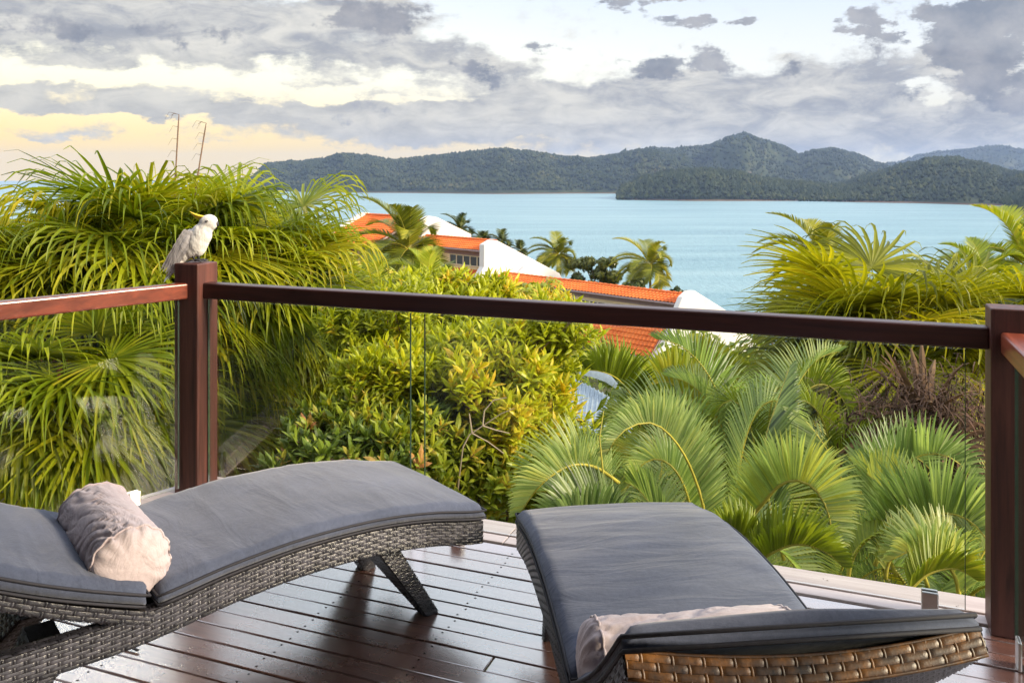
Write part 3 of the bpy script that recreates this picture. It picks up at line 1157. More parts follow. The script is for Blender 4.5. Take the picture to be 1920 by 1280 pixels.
locA, angA = place((-0.105, 2.97), (-0.782, -0.623), (-0.57, 0.82))
rootA, cA, hA = lounger(locA, angA, 1.09, 0.66, radians(26), 'left wicker sun lounger, seen from its side',
                        'charcoal blue cushion under the whole bolster, on the left lounger')
locB, angB = place((0.018, 2.93), (0.112, -0.993), (1, 0.1), W=0.635)
rootB, cB, hB = lounger(locB, angB, 1.04, 0.60, radians(37.8), 'right wicker sun lounger whose backrest shows its brown head band glinting in warm light',
                        'charcoal blue cushion of the right lounger, brownish back pad towards the camera', head_mat='wicker_glint', W=0.635, pad=0.85)


def bolster(loc, ang, label, R=0.104, L=0.50, seed=1):
    """a cylindrical pillow lying along its local y axis with gathered ends"""
    m = MB()
    nl, nr = 90, 72
    vs, fs = [], []
    def rad(s, th):
        e = min(s, 1 - s) / 0.125
        k_ = 1 if e >= 1 else max(0.02, (1 - (1 - e) ** 2.9) ** 0.5)
        pleat = 0.0
        if e < 1.0:
            pleat = 0.008 * (1.0 - e) * sin(th * 14 + 4 * noise.noise(Vector((cos(th), sin(th), s * 3 + seed)))) * min(1, e * 3)
        elif e < 2.6:
            pleat = 0.0035 * (2.6 - e) / 1.6 * sin(th * 19 + 5 * noise.noise(Vector((cos(th) * 1.5, sin(th) * 1.5, seed))))
        wr = 0.006 * noise.noise(Vector((s * 4 + seed * 3, cos(th) * 1.5, sin(th) * 1.5)))
        qd = noise.noise(Vector((s * 2, cos(th), sin(th) + seed))) * 2.2
        w2 = -0.008 * (1 - abs(noise.noise(Vector((s * 7 + cos(th) * 3.0 + qd, qd * 1.4, seed * 1.3))) * 2)) ** 6
        w3 = 0.0018 * noise.noise(Vector((s * 22 + cos(th) * 5, cos(th) * 5, sin(th) * 5 + seed)))
        return (R + wr + w2 + w3) * k_ + pleat

    def surf_pt(s, th, lift=0.0):
        r = rad(s, th) + lift
        zz = sin(th) * r
        if zz < -R * .80: zz = -R * .80 + (zz + R * .80) * .3
        return (cos(th) * r * 1.02, (s - .5) * L, zz + R * 0.86)
    for i in range(nl + 1):
        for j in range(nr):
            vs.append(surf_pt(i / nl, 2 * pi * j / nr))
    for i in range(nl):
        for j in range(nr):
            j2 = (j + 1) % nr
            fs.append((i * nr + j, i * nr + j2, (i + 1) * nr + j2, (i + 1) * nr + j))
    fs.append(tuple(range(nr - 1, -1, -1)))
    fs.append(tuple(nl * nr + j for j in range(nr)))
    m.add(vs, fs)
    root = empty('bolster_pillow', loc, ang, label, 'pillow', 'bolster pillows on the loungers')
    cv = m.build('pillow_cover', M['pillow'], root, smooth=True)
    for sy in (-1, 1):
        pm = MB()
        pts = [Vector(surf_pt(0.5 + sy * (0.5 - 0.088), 2 * pi * j / 56, 0.0015)) for j in range(57)]
        pm.tube(pts, 0.0035, 5, caps=False)
        pm.build('piping_cord', M['pillow'], cv, smooth=True)
    return root


seamA = loc_to_world(locA, angA, (1.135, 0.345, hA + .026))
bolster(seamA, angA, 'blush pink bolster lying whole in view on the left lounger', seed=2)
seamB = loc_to_world(locB, angB, (1.04, 0.28, hB - .008))
bolster(seamB, angB, 'pale bolster tucked behind the raised backrest of the right lounger', R=.097, L=0.54, seed=6)

# a dark strap end lying on the boards below the left lounger
st_ = MB()
q = [P(205, 1160, 2.35), P(213, 1185, 2.42), P(222, 1206, 2.55)]
a = FPX * 1.5 / (1214 - 330); b_ = FPX * 1.5 / (1222 - 330)
pts = [Vector(((228 - 960) * a / FPX, a, .006)), Vector(((245 - 960) * (a - .01) / FPX, a - .01, .008)), Vector(((259 - 960) * b_ / FPX, b_, .006))]
st_.tube(pts, 0.006, 6, flat=0.5)
tag(st_.build('strap_end', M['piping']), 'short dark strap end lying on the boards below the left lounger', 'strap')

# ================================================================== COCKATOO
def cockatoo():
    K = 1 / 2547.0
    ox, oy = 600, 838
    base = D(LPC[0] + 0.0, LPC[1], 1.0945)
    root = empty('cockatoo', base, 0, 'white cockatoo with a yellow crest perched on the left railing post', 'bird')
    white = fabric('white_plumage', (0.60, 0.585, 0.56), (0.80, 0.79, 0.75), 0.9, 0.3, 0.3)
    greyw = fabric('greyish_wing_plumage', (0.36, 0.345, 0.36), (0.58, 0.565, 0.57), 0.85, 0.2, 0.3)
    yel = simple('crest_yellow', (0.85, 0.62, 0.05), 0.6)
    yw = simple('pale_yellow_under_tail', (0.75, 0.70, 0.42), 0.8)
    blk = simple('beak_and_feet_grey', (0.035, 0.035, 0.042), 0.45)

    def c(px, py, dy=0.0):
        return Vector(((px - ox) * K, dy, (oy - py) * K))
    bm = bmesh.new()
    # (x, y, r along, r across, r depth, tilt)
    parts = [(610, 600, 190, 140, 118, 62), (660, 520, 150, 128, 112, 75), (560, 675, 135, 105, 100, 55), (635, 680, 100, 82, 88, 70),
             (705, 440, 105, 98, 88, 90), (748, 362, 112, 92, 84, 10), (792, 392, 68, 66, 62, 0), (480, 740, 130, 72, 78, 52),
             (400, 860, 150, 40, 58, 57), (585, 540, 130, 100, 104, 50)]
    for (px, py, ra, rb_, rd, tl) in parts:
        mat = Matrix.Translation(c(px, py)) @ Matrix.Rotation(-radians(tl), 4, 'Y') @ Matrix.Diagonal((ra * K, rd * K, rb_ * K, 1))
        bmesh.ops.create_icosphere(bm, subdivisions=3, radius=1.0, matrix=mat)
    me = bpy.data.meshes.new('body_src')
    bm.to_mesh(me)
    bm.free()
    tmp = bpy.data.objects.new('tmp_body', me)
    COL.objects.link(tmp)
    rm = tmp.modifiers.new('r', 'REMESH')
    rm.mode = 'VOXEL'
    rm.voxel_size = 0.0032
    sm = tmp.modifiers.new('s', 'SMOOTH')
    sm.factor = 0.8
    sm.iterations = 9
    dg = bpy.context.evaluated_depsgraph_get()
    me2 = bpy.data.meshes.new_from_object(tmp.evaluated_get(dg))
    bpy.data.objects.remove(tmp)
    for v in me2.vertices:
        p = v.co
        n = noise.noise(Vector((p.x * 60, p.y * 60, p.z * 38)))
        n2 = noise.noise(Vector((p.x * 190, p.y * 190, p.z * 90)))
        v.co = p + v.normal * (n * 0.0016 + n2 * 0.0009)
    me2.polygons.foreach_set('use_smooth', [True] * len(me2.polygons))
    me2.name = 'body'
    me2.materials.clear()
    link('body', me2, white, root)

    def feather(mb, p0, p1, w, side, lift, curve=0.0):
        n = 7
        pts, ws = [], []
        t = p1 - p0
        for i in range(n + 1):
            s = i / n
            pts.append(p0 + t * s + lift * sin(pi * s) * curve)
            ws.append(w * (0.45 + 0.9 * sin(pi * min(0.999, s * 0.78 + 0.1)) - (0.6 * max(0, s - .8) / .2)))
        mb.ribbon(pts, [max(0.0008, x) for x in ws], side, fold=-0.10)
    # folded wings: rows of overlapping feathers on both flanks
    for sgn in (-1, 1):
        wr = empty('wing')
        wr.parent = root
        out = Vector((0, sgn, 0))
        shell = MB()
        stn = [(575, 462, 40, 62), (545, 520, 85, 88), (505, 590, 100, 98), (455, 680, 92, 92), (405, 770, 66, 78), (350, 860, 42, 62), (290, 960, 16, 44)]
        vs, fs = [], []
        for (px, py, hw, dd) in stn:
            ctr = c(px, py)
            ax = Vector((sin(radians(34)), 0, 0))
            nrm = Vector((cos(radians(33)), 0, -sin(radians(33))))
            for j in range(9):
                t = -1 + 2 * j / 8
                vs.append(ctr + nrm * hw * t * K + out * (dd * (1 - 0.35 * t * t) + 22 * (1 - t * t)) * K)
        for i in range(len(stn) - 1):
            for j in range(8):
                q_ = i * 9 + j
                fs.append((q_, q_ + 1, q_ + 10, q_ + 9))
        shell.add(vs, fs)
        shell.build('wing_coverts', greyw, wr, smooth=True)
        side = Vector((cos(radians(33)), 0, -sin(radians(33))))
        for row, (t0, ln, w, cnt) in enumerate(((0.02, 80, 38, 6), (0.12, 95, 38, 7), (0.22, 110, 38, 7), (0.33, 150, 36, 7), (0.44, 260, 36, 6), (0.52, 330, 34, 5))):
            for k_ in range(cnt):
                off = (-1 + 2 * (k_ + .5) / cnt)
                px = 575 - 250 * t0 * 1.1 + off * 72 * (1 - t0 * .5)
                py = 470 + 430 * t0 * 1.0 + off * 42
                dd = (62 + 40 * sin(pi * min(1, .2 + t0)) + 10 * (1 - off * off) + 2 - row * 1.0)
                p0_ = c(px, py, sgn * dd * K)
                ang = radians(57 + off * 3)
                p1_ = p0_ + Vector((-cos(ang), -sgn * .22 * (t0), -sin(ang))) * ln * K
                mb = MB()
                feather(mb, p0_, p1_, w * K * .8, side, out, 0.0015)
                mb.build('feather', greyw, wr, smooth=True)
    # tail
    for k_ in range(6):
        o = (k_ - 2.5)
        mb = MB()
        p0_ = c(420 + o * 6, 800, o * 9 * K)
        p1_ = c(225 + (k_ % 3) * 22, 1085 - (k_ % 2) * 40 - (k_ % 3) * 22, o * 16 * K)
        feather(mb, p0_, p1_, 58 * K, Vector((0.55, 0.72 if k_ % 2 else -.72, -.3)).normalized(), Vector((0, 0, 1)), 0.0)
        mb.build('tail_feather', yw if k_ in (1, 4) else white, root, smooth=True)
    # crest
    for k_, (tx, ty, w) in enumerate(((524, 228, 26), (540, 262, 26), (562, 292, 24), (585, 318, 22), (532, 246, 20))):
        pts = []
        p0_ = c(692, 290 + k_ * 6, (k_ - 2) * 7 * K)
        p2_ = c(tx, ty, (k_ - 2) * 10 * K)
        mid = c(602, 288 + k_ * 9, (k_ - 2) * 9 * K)
        for i in range(9):
            s = i / 8
            pts.append(p0_ * (1 - s) ** 2 + mid * 2 * s * (1 - s) + p2_ * s * s)
        mb = MB()
        rr = [w * K * .9 * (0.5 + 0.9 * sin(pi * min(.98, s_ / 8 * .85 + .12))) * (1 - .75 * (s_ / 8) ** 3) for s_ in range(9)]
        mb.tube(pts, rr, 7, flat=0.45)
        mb.build('crest_feather', yel, root, smooth=True)
    # beak
    mb = MB()
    bk = [(800, 372, 30), (826, 366, 30), (848, 378, 25), (856, 402, 19), (850, 430, 12), (836, 455, 3)]
    mb.tube([c(x, y) for x, y, r in bk], [r * K for x, y, r in bk], 10)
    mb.build('beak', blk, root, smooth=True)
    mb = MB()
    mb.tube([c(800, 412), c(826, 424), c(836, 440)], [22 * K, 17 * K, 4 * K], 8)
    mb.build('lower_beak', blk, root, smooth=True)
    for sgn in (-1, 1):
        mb = MB()
        bm = bmesh.new()
        bmesh.ops.create_uvsphere(bm, u_segments=12, v_segments=8, radius=15 * K, matrix=Matrix.Translation(c(754, 352, sgn * 76 * K)))
        me = bpy.data.meshes.new('eye')
        bm.to_mesh(me)
        bm.free()
        link('eye', me, simple('eye_dark', (0.012, 0.009, 0.008), 0.12), root)
        mb = MB()
        ring = [c(754 + 19 * cos(t * pi / 8), 352 + 17 * sin(t * pi / 8), sgn * 79 * K) for t in range(17)]
        mb.tube(ring, 3.2 * K, 5, caps=False)
        mb.build('eye_ring', simple('eye_ring_grey', (0.30, 0.28, 0.30), 0.6), root, smooth=True)
    # legs and zygodactyl feet
    for sgn, px in ((-1, 575), (1, 600)):
        lg = MB()
        lg.tube([c(px - 5, 745, sgn * 42 * K), c(px + 5, 780, sgn * 42 * K), c(px + 22, 822, sgn * 42 * K)], [22 * K, 15 * K, 15 * K], 8)
        lo = lg.build('leg', blk, root, smooth=True)
        for (dx, dyy, ln) in ((1, .30, 105), (1, -.28, 95), (-1, .42, 80), (-1, -.35, 85)):
            tm = MB()
            p_ = [c(px + 22, 822, sgn * 42 * K), c(px + 22 + dx * ln * .4, 818, (sgn * 42 + dyy * ln * .4) * K), c(px + 22 + dx * ln * .8, 828, (sgn * 42 + dyy * ln * .8) * K),
                  c(px + 22 + dx * ln, 834, (sgn * 42 + dyy * ln) * K)]
            tm.tube(p_, [12 * K, 12 * K, 9 * K, 2.5 * K], 7)
            tm.build('toe', blk, lo, smooth=True)


cockatoo()

# ================================================================== VILLAS
AX = Vector((0.695, -0.72, 0)).normalized()      # along the roofs, towards the camera and right
PR = Vector((0.72, 0.695, 0)).normalized()       # across them, away from the camera
WALLW = simple('white_render', (0.62, 0.595, 0.56), 0.85, var=0.06, scale=0.6)
CREAM = simple('cream_render', (0.74, 0.60, 0.36), 0.85, var=0.08, scale=0.8)
SOFF = simple('mauve_brown_soffit', (0.30, 0.22, 0.21), 0.7)
WGL = simple('dark_window_glass', (0.05, 0.05, 0.055), 0.12, spec=0.7)
TIM = simple('window_frame_cream', (0.62, 0.55, 0.38), 0.6)


def tile_mat():
    m, g, out = new_mat('orange_roof_tiles')
    geo = g.new('ShaderNodeNewGeometry').outputs['Position']
    n1 = g.noise(geo, 0.5, 5, 0.6)
    n2 = g.noise(geo, 6.0, 3, 0.6)
    f = g.m('ADD', g.m('MULTIPLY', n1, 0.6), g.m('MULTIPLY', n2, 0.5))
    col = g.ramp(f, [(0.3, (0.42, 0.075, 0.018)), (0.55, (0.66, 0.15, 0.03)), (0.8, (0.78, 0.24, 0.055))])
    b = principled(g, col, 0.7, 0, 0.25)
    g.l.new(b.outputs[0], out.inputs[0])
    return m


TILE = tile_mat()


def roof_tiles(o, t0, t1, r0, z0, r1, z1, parent, name='roof'):
    """pan tiles: waves along the eave, courses stepped up the slope"""
    Ls = sqrt((r1 - r0) ** 2 + (z1 - z0) ** 2)
    nc = max(2, int(round(Ls / 0.34)))
    nw = max(4, int(round((t1 - t0) / 0.27)))
    nrm = Vector((PR.x * -(z1 - z0), PR.y * -(z1 - z0), (r1 - r0))).normalized()
    m = MB()
    vs, fs = [], []
    cols = nw * 4
    rows = []
    for c in range(nc):
        for s, lift in ((c / nc, 0.045), ((c + .97) / nc, 0.0)):
            rows.append((s, lift))
    rows.append((1.0, 0.0))
    for s, lift in rows:
        base = o + PR * (r0 + (r1 - r0) * s) + Vector((0, 0, z0 + (z1 - z0) * s))
        for i in range(cols + 1):
            w = 0.035 * sin(2 * pi * i / 4 + .6)
            vs.append(base + AX * (t0 + (t1 - t0) * i / cols) + nrm * (lift + w + 0.05))
    n = cols + 1
    for j in range(len(rows) - 1):
        for i in range(cols):
            fs.append((j * n + i, j * n + i + 1, (j + 1) * n + i + 1, (j + 1) * n + i))
    m.add(vs, fs)
    o_ = m.build(name, TILE, parent)
    # boards under the tiles give the roof its thickness
    um = MB()
    vs = []
    for t in (t0, t1):
        for (r, z) in ((r0, z0), (r1, z1)):
            for d in (0, -0.14):
                vs.append(o + AX * t + PR * r + Vector((0, 0, z)) + nrm * d)
    um.add(vs, [(0, 1, 3, 2), (4, 6, 7, 5), (0, 4, 5, 1), (2, 3, 7, 6), (0, 2, 6, 4), (1, 5, 7, 3)])
    um.build('soffit', SOFF, o_)
    return o_


def slab_poly(o, t0, t1, pts, mat, parent, name, bev=0.05):
    """polygon (r, z) in the plane across the roofs, given a thickness along AX"""
    m = MB()
    n = len(pts)
    vs = [o + AX * t0 + PR * r + Vector((0, 0, z)) for r, z in pts] + [o + AX * t1 + PR * r + Vector((0, 0, z)) for r, z in pts]
    m.add(vs, [tuple(range(n)), tuple(range(2 * n - 1, n - 1, -1))] + [(i, n + i, n + (i + 1) % n, (i + 1) % n) for i in range(n)])
    me = m.mesh(name)
    bevel_mesh(me, bev, 2)
    return link(name, me, mat, parent)


def wall_run(o, t0, t1, r, z0, z1, mat, parent, name='wall', th=0.2):
    m = MB()
    vs = []
    for t in (t0, t1):
        for rr in (r, r + th):
            for z in (z0, z1):
                vs.append(o + AX * t + PR * rr + Vector((0, 0, z)))
    m.add(vs, [(0, 1, 3, 2), (4, 6, 7, 5), (0, 4, 5, 1), (2, 3, 7, 6), (0, 2, 6, 4), (1, 5, 7, 3)])
    return m.build(name, mat, parent)


def window(o, t0, t1, r, z0, z1, n, parent):
    fr = MB()
    def bar(ta, tb, za, zb, d=0.06):
        c = o + AX * (ta + tb) / 2 + PR * (r - .03) + Vector((0, 0, (za + zb) / 2))
        fr.box(c, (tb - ta, d, zb - za), Matrix((AX, PR, Vector((0, 0, 1)))).transposed())
    bar(t0, t1, z1 - .07, z1)
    bar(t0, t1, z0, z0 + .08, .12)
    for k_ in range(n + 1):
        t = t0 + (t1 - t0) * k_ / n
        bar(t - .05, t + .05, z0 + .08, z1 - .07)
    f = fr.build('window', TIM, parent)
    for k_ in range(n):
        ta = t0 + (t1 - t0) * k_ / n + .05
        tb = t0 + (t1 - t0) * (k_ + 1) / n - .05
        wall_run(o, ta, tb, r - .02, z0 + .08, z1 - .07, WGL, f, 'pane', 0.02)


ZV = Vector((0, 0, 0))


def villa(name, o, label):
    return empty(name, (0, 0, 0), 0, label, 'building', 'white and orange villas below the deck')


# front villa with the long low roof and the white end wall at its right
vf = villa('villa', ZV, 'nearest villa: long narrow orange roof ending in a white sloping wall')
o3 = Vector((9.78, 50.0, 0))
roof_tiles(o3, -16.2, 0, 0, -6.02, 1.25, -5.68, vf)
roof_tiles(o3, -16.2, 0, 9.5, -10.5, 1.4, -5.72, vf)
wall_run(o3, -16.2, 0, .45, -9.0, -6.0, CREAM, vf)
wall_run(o3, -16.1, -0.02, .36, -6.40, -6.2, SOFF, vf, 'fascia', .08)
window(o3, -10.4, -8.2, .42, -7.3, -6.56, 3, vf)
window(o3, -7.9, -4.5, .42, -7.3, -6.56, 5, vf)
window(o3, -15.8, -14.3, .42, -7.3, -6.56, 2, vf)
slab_poly(o3, 0.0, 0.38, [(-3.4, -15), (-3.4, -9.4), (-1.1, -7.2), (-.75, -6.35), (-.15, -5.55), (.5, -5.25), (1.1, -5.28), (4.8, -6.95), (8.6, -9.7), (11.5, -12.1), (11.5, -16), (4, -17)], WALLW, vf, 'end_wall')
roof_tiles(o3, -9.2, 0, -2.85, -8.74, -1.0, -7.06, vf, 'skirt_roof')
wall_run(o3, -9.2, 0, -2.2, -14, -8.4, CREAM, vf, 'wall', .2)
wall_run(o3, -9.2, 0, -1.0, -7.25, -7.1, SOFF, vf, 'ledge', 1.5)
slab_poly(o3, 3.5, 3.8, [(2, -18), (2, -11.2), (6, -9.6), (10.4, -13.4), (10.4, -18)], WALLW, vf, 'garden_wall')

# middle villa with the tall white gable
vm = villa('villa', ZV, 'middle villa: tall white sloping gable wall with a row of windows at its left')
o2 = Vector((-2.44, 64.0, 0))
slab_poly(o2, 0.0, .55, [(-2.0, -12), (-1.9, -7.4), (-.55, -5.9), (-.05, -5.3), (-.02, -3.62), (.8, -3.3), (1.4, -3.4), (8.25, -6.4), (8.8, -7.2), (8.9, -12)], WALLW, vm, 'gable_wall')
roof_tiles(o2, -13.5, 0, 0, -4.12, 1.7, -3.55, vm)
roof_tiles(o2, -13.5, 0, 8.0, -7.0, 1.8, -3.6, vm)
wall_run(o2, -13.5, 0, .7, -9, -4.05, CREAM, vm)
wall_run(o2, -13.4, -.02, .6, -4.6, -4.25, SOFF, vm, 'fascia', .08)
window(o2, -4.2, -.15, .66, -5.45, -4.62, 5, vm)
window(o2, -9.5, -6.5, .66, -5.45, -4.62, 4, vm)
roof_tiles(o2, -13.5, 0, -1.6, -6.6, .6, -5.7, vm, 'skirt_roof')
wall_run(o2, -13.5, 0, -.9, -11, -6.5, CREAM, vm, 'wall', .2)
# a small porch in front of the gable
slab_poly(o2, 2.6, 2.9, [(-.6, -10), (-.6, -6.9), (1.9, -5.2), (2.2, -5.2), (4.8, -6.7), (4.8, -10)], WALLW, vm, 'porch_wall')
roof_tiles(o2, .56, 2.6, .0, -6.55, 1.6, -6.0, vm, 'porch_roof')

# upper left villas
vb = villa('villa', ZV, 'upper villa behind the windy palm: white parapet rising to a peak over an orange roof')
o1 = Vector((-16.7, 75.0, 0))
roof_tiles(o1, 0, 7.5, 0, -4.2, 4.66, -2.12, vb)
roof_tiles(o1, 0, 7.5, 9.3, -4.2, 4.76, -2.12, vb)
wall_run(o1, .1, 7.4, .8, -10, -4.05, CREAM, vb)
wall_run(o1, .1, 7.4, .2, -4.55, -4.25, SOFF, vb, 'fascia', .4)
window(o1, 1.2, 3.6, .76, -6.2, -5.0, 3, vb)
slab_poly(o1, -.5, 0, [(-.5, -10), (-.5, -4.35), (4.2, -1.85), (4.9, -1.85), (9.6, -4.1), (9.6, -10)], WALLW, vb, 'parapet')
vt = villa('villa', ZV, 'far villa: white gable block peeping out right of the windy palm')
o4 = Vector((-7.3, 72.0, 0))
slab_poly(o4, 0, .5, [(-1.5, -8), (-.6, -2.1), (.0, -1.85), (.9, -2.0), (4.7, -3.6), (4.8, -8)], WALLW, vt, 'gable_wall')
slab_poly(o4, -4, -.01, [(-.2, -8), (-.2, -3.2), (1.6, -2.6), (4.6, -4.0), (4.6, -8)], CREAM, vt, 'wall')
roof_tiles(o4, -6, 0, -.6, -3.1, 1.2, -2.25, vt)
vl = villa('villa', ZV, 'leftmost villa: low orange roof half hidden by the big fan palm')
o5 = Vector((-21.3, 74.0, 0))
roof_tiles(o5, 0, 6.8, 0, -5.35, 2.7, -3.95, vl)
roof_tiles(o5, 0, 6.8, 6, -5.6, 2.8, -3.95, vl)
wall_run(o5, .1, 6.7, .6, -10, -5.2, CREAM, vl)
slab_poly(o5, -.45, 0, [(-.5, -10), (-.5, -5.3), (2.4, -3.68), (3.1, -3.68), (6.2, -5.4), (6.2, -10)], WALLW, vl, 'parapet')

# rounded ridge and hip caps, and eaves gutters
for vv, oo, t0, t1, rr, zz in ((vf, o3, -16.2, 0, 1.33, -5.62), (vm, o2, -13.5, 0, 1.75, -3.47), (vb, o1, 0, 7.5, 4.7, -2.02), (vl, o5, 0, 6.8, 2.75, -3.86)):
    n_ = int((t1 - t0) / .45)
    cp_ = MB()
    for q_ in range(n_):
        a_ = oo + AX * (t0 + (t1 - t0) * q_ / n_) + PR * rr + Vector((0, 0, zz + .02))
        b_ = oo + AX * (t0 + (t1 - t0) * (q_ + 1.05) / n_) + PR * rr + Vector((0, 0, zz))
        cp_.tube([a_, b_], [.12, .10], 7)
    c_ = cp_.build('ridge_cap', TILE, vv)
    c_['kind'] = 'stuff'
for vv, oo, t0, t1, rr, zz in ((vf, o3, -16.2, 0, -.06, -6.04), (vm, o2, -13.5, 0, -.06, -4.14), (vb, o1, 0, 7.5, -.06, -4.22), (vf, o3, -9.2, 0, -2.92, -8.78)):
    gt = MB()
    gt.tube([oo + AX * t0 + PR * rr + Vector((0, 0, zz)), oo + AX * t1 + PR * rr + Vector((0, 0, zz))], .07, 6)
    gt.build('gutter', SOFF, vv)

# grey metal roof below the shrub
shed = empty('shed', (0, 0, 0), 0, 'small grey corrugated metal roof showing between the shrub and the palms', 'shed')
zinc = simple('blue_grey_sheet_metal', (0.34, 0.40, 0.46), 0.42, 0.4, 0.5)
zincl = simple('pale_grey_ridge_cap', (0.58, 0.62, 0.64), 0.5, 0.1, 0.5)
A_, B_, C_, D_ = P(1060, 700, 16.5), P(1190, 768, 14.8), P(1190, 850, 13.2), P(1040, 782, 14.6)
m = MB()
vs, fs = [], []
nrm = (B_ - A_).cross(D_ - A_).normalized()
if nrm.z < 0: nrm = -nrm
nu = 96
for i in range(nu + 1):
    s = i / nu
    w = 0.022 * (1 if (i % 6) in (0, 1) else -0.2)
    vs += [A_.lerp(B_, s) + nrm * w, D_.lerp(C_, s) + nrm * w]
for i in range(nu):
    fs.append((2 * i, 2 * i + 1, 2 * i + 3, 2 * i + 2))
m.add(vs, fs)
m.build('corrugated_roof', zinc, shed)
m = MB()
cap = [P(1072, 694, 16.4), P(1100, 699, 16.1), P(1125, 708, 15.8), P(1148, 724, 15.4), P(1166, 746, 15.0)]
for q0, q1 in zip(cap, cap[1:]):
    pass
m.ribbon([p + Vector((0, .0, .06)) for p in cap], [.30, .32, .34, .34, .32], [Vector((.3, -.7, -.62)).normalized()] * 5, fold=-0.25)
m.build('ridge_cap', zincl, shed, smooth=True)
m = MB()
m.box((A_ + C_) / 2 - Vector((0, -.4, 1.1)), (1.4, 1.6, 1.6))
m.build('shed_wall', zincl, shed)

# pale garden wall with a wire fence, seen in slices under the left palms
gw = MB()
gw.box((-3.6, 12.5, -3.1), (7.5, .25, 2.1))
gw.build('garden_wall', simple('pale_grey_wall', (0.55, 0.56, 0.58), 0.9))
tag(bpy.data.objects['garden_wall.001'] if 'garden_wall.001' in bpy.data.objects else bpy.data.objects['garden_wall'], 'pale grey garden wall glimpsed behind the left palm ribbons', 'wall')
wf = empty('wire_fence', (-3.2, 6.6, 0), 0, 'dark wire fence below the left fan palm just past the deck', 'fence')
wm = MB()
for i in range(5):
    z = -1.05 - i * 0.16
    wm.tube([Vector((-1.5 + .3 * k_, 0, z + .015 * sin(k_ * 1.3 + i))) for k_ in range(10)], 0.005, 4)
wm.build('wire', M['dark'], wf)
for i in range(3):
    w1 = MB()
    w1.tube([Vector((-1.45 + i * 1.3, .02, -3.2)), Vector((-1.45 + i * 1.3, .02, -.98))], 0.02, 6)
    w1.build('fence_post', M['dark'], wf)

# ================================================================== PLANTS
UP = Vector((0, 0, 1))
ML = {}
ML['fan'] = leaf_mat('fan_palm_leaf', [(0.2, (0.06, 0.09, 0.008)), (0.45, (0.20, 0.27, 0.010)), (0.7, (0.38, 0.42, 0.016)), (0.92, (0.56, 0.50, 0.03))], trans=0.45)
ML['fan_gold'] = leaf_mat('golden_fan_palm_leaf', [(0.2, (0.09, 0.11, 0.008)), (0.45, (0.26, 0.28, 0.010)), (0.7, (0.46, 0.44, 0.018)), (0.92, (0.62, 0.50, 0.03))], trans=0.45)
ML['cane'] = leaf_mat('cane_palm_leaflet', [(0.18, (0.08, 0.12, 0.05)), (0.45, (0.28, 0.36, 0.14)), (0.68, (0.50, 0.56, 0.25)), (0.92, (0.68, 0.62, 0.16))], 0.36, 0.5, (1.1, 1.25, 0.6), 0.45)
ML['cane_y'] = leaf_mat('yellow_green_cane_leaflet', [(0.2, (0.13, 0.18, 0.015)), (0.5, (0.27, 0.34, 0.025)), (0.75, (0.42, 0.46, 0.04)), (0.95, (0.56, 0.50, 0.06))], 0.4, 0.35)
ML['coco'] = leaf_mat('coconut_leaflet', [(0.2, (0.09, 0.11, 0.012)), (0.5, (0.21, 0.24, 0.02)), (0.75, (0.40, 0.38, 0.03)), (0.95, (0.55, 0.45, 0.06))], 0.4, 0.3)
ML['shrub'] = leaf_mat('yellow_green_shrub_leaf', [(0.2, (0.20, 0.25, 0.010)), (0.45, (0.40, 0.45, 0.015)), (0.7, (0.58, 0.60, 0.025)), (0.93, (0.76, 0.52, 0.04))], 0.4, 0.38)
ML['shrub_d'] = leaf_mat('mid_green_shrub_leaf', [(0.2, (0.08, 0.12, 0.018)), (0.5, (0.18, 0.26, 0.035)), (0.78, (0.34, 0.40, 0.05)), (0.96, (0.55, 0.24, 0.09))], 0.38, 0.3)
ML['shrub_m'] = leaf_mat('fresh_green_shrub_leaf', [(0.2, (0.12, 0.17, 0.015)), (0.5, (0.26, 0.33, 0.025)), (0.78, (0.44, 0.48, 0.04)), (0.96, (0.62, 0.42, 0.07))], 0.38, 0.38)
ML['dark'] = leaf_mat('dark_glossy_leaf', [(0.2, (0.025, 0.042, 0.010)), (0.5, (0.06, 0.085, 0.016)), (0.8, (0.15, 0.16, 0.03))], 0.35, 0.2)
ML['dead'] = leaf_mat('dry_palm_thatch', [(0.2, (0.055, 0.030, 0.018)), (0.5, (0.14, 0.080, 0.045)), (0.75, (0.26, 0.16, 0.095)), (0.95, (0.45, 0.19, 0.07))], 0.8, 0.1, (1, 1, 1), 0.15)
ML['rachis'] = simple('yellow_rachis', (0.42, 0.36, 0.05), 0.45, var=0.25)
ML['petiole'] = simple('green_petiole', (0.20, 0.25, 0.04), 0.45, var=0.25)
ML['bark'] = simple('grey_palm_trunk', (0.22, 0.18, 0.14), 0.9, var=0.35, scale=14, bs=0.6, bd=0.03, bscale=25)
ML['stem'] = simple('brown_twig', (0.20, 0.13, 0.09), 0.85, var=0.3)
ML['twig'] = simple('pale_bare_twig', (0.42, 0.33, 0.25), 0.85, var=0.2)


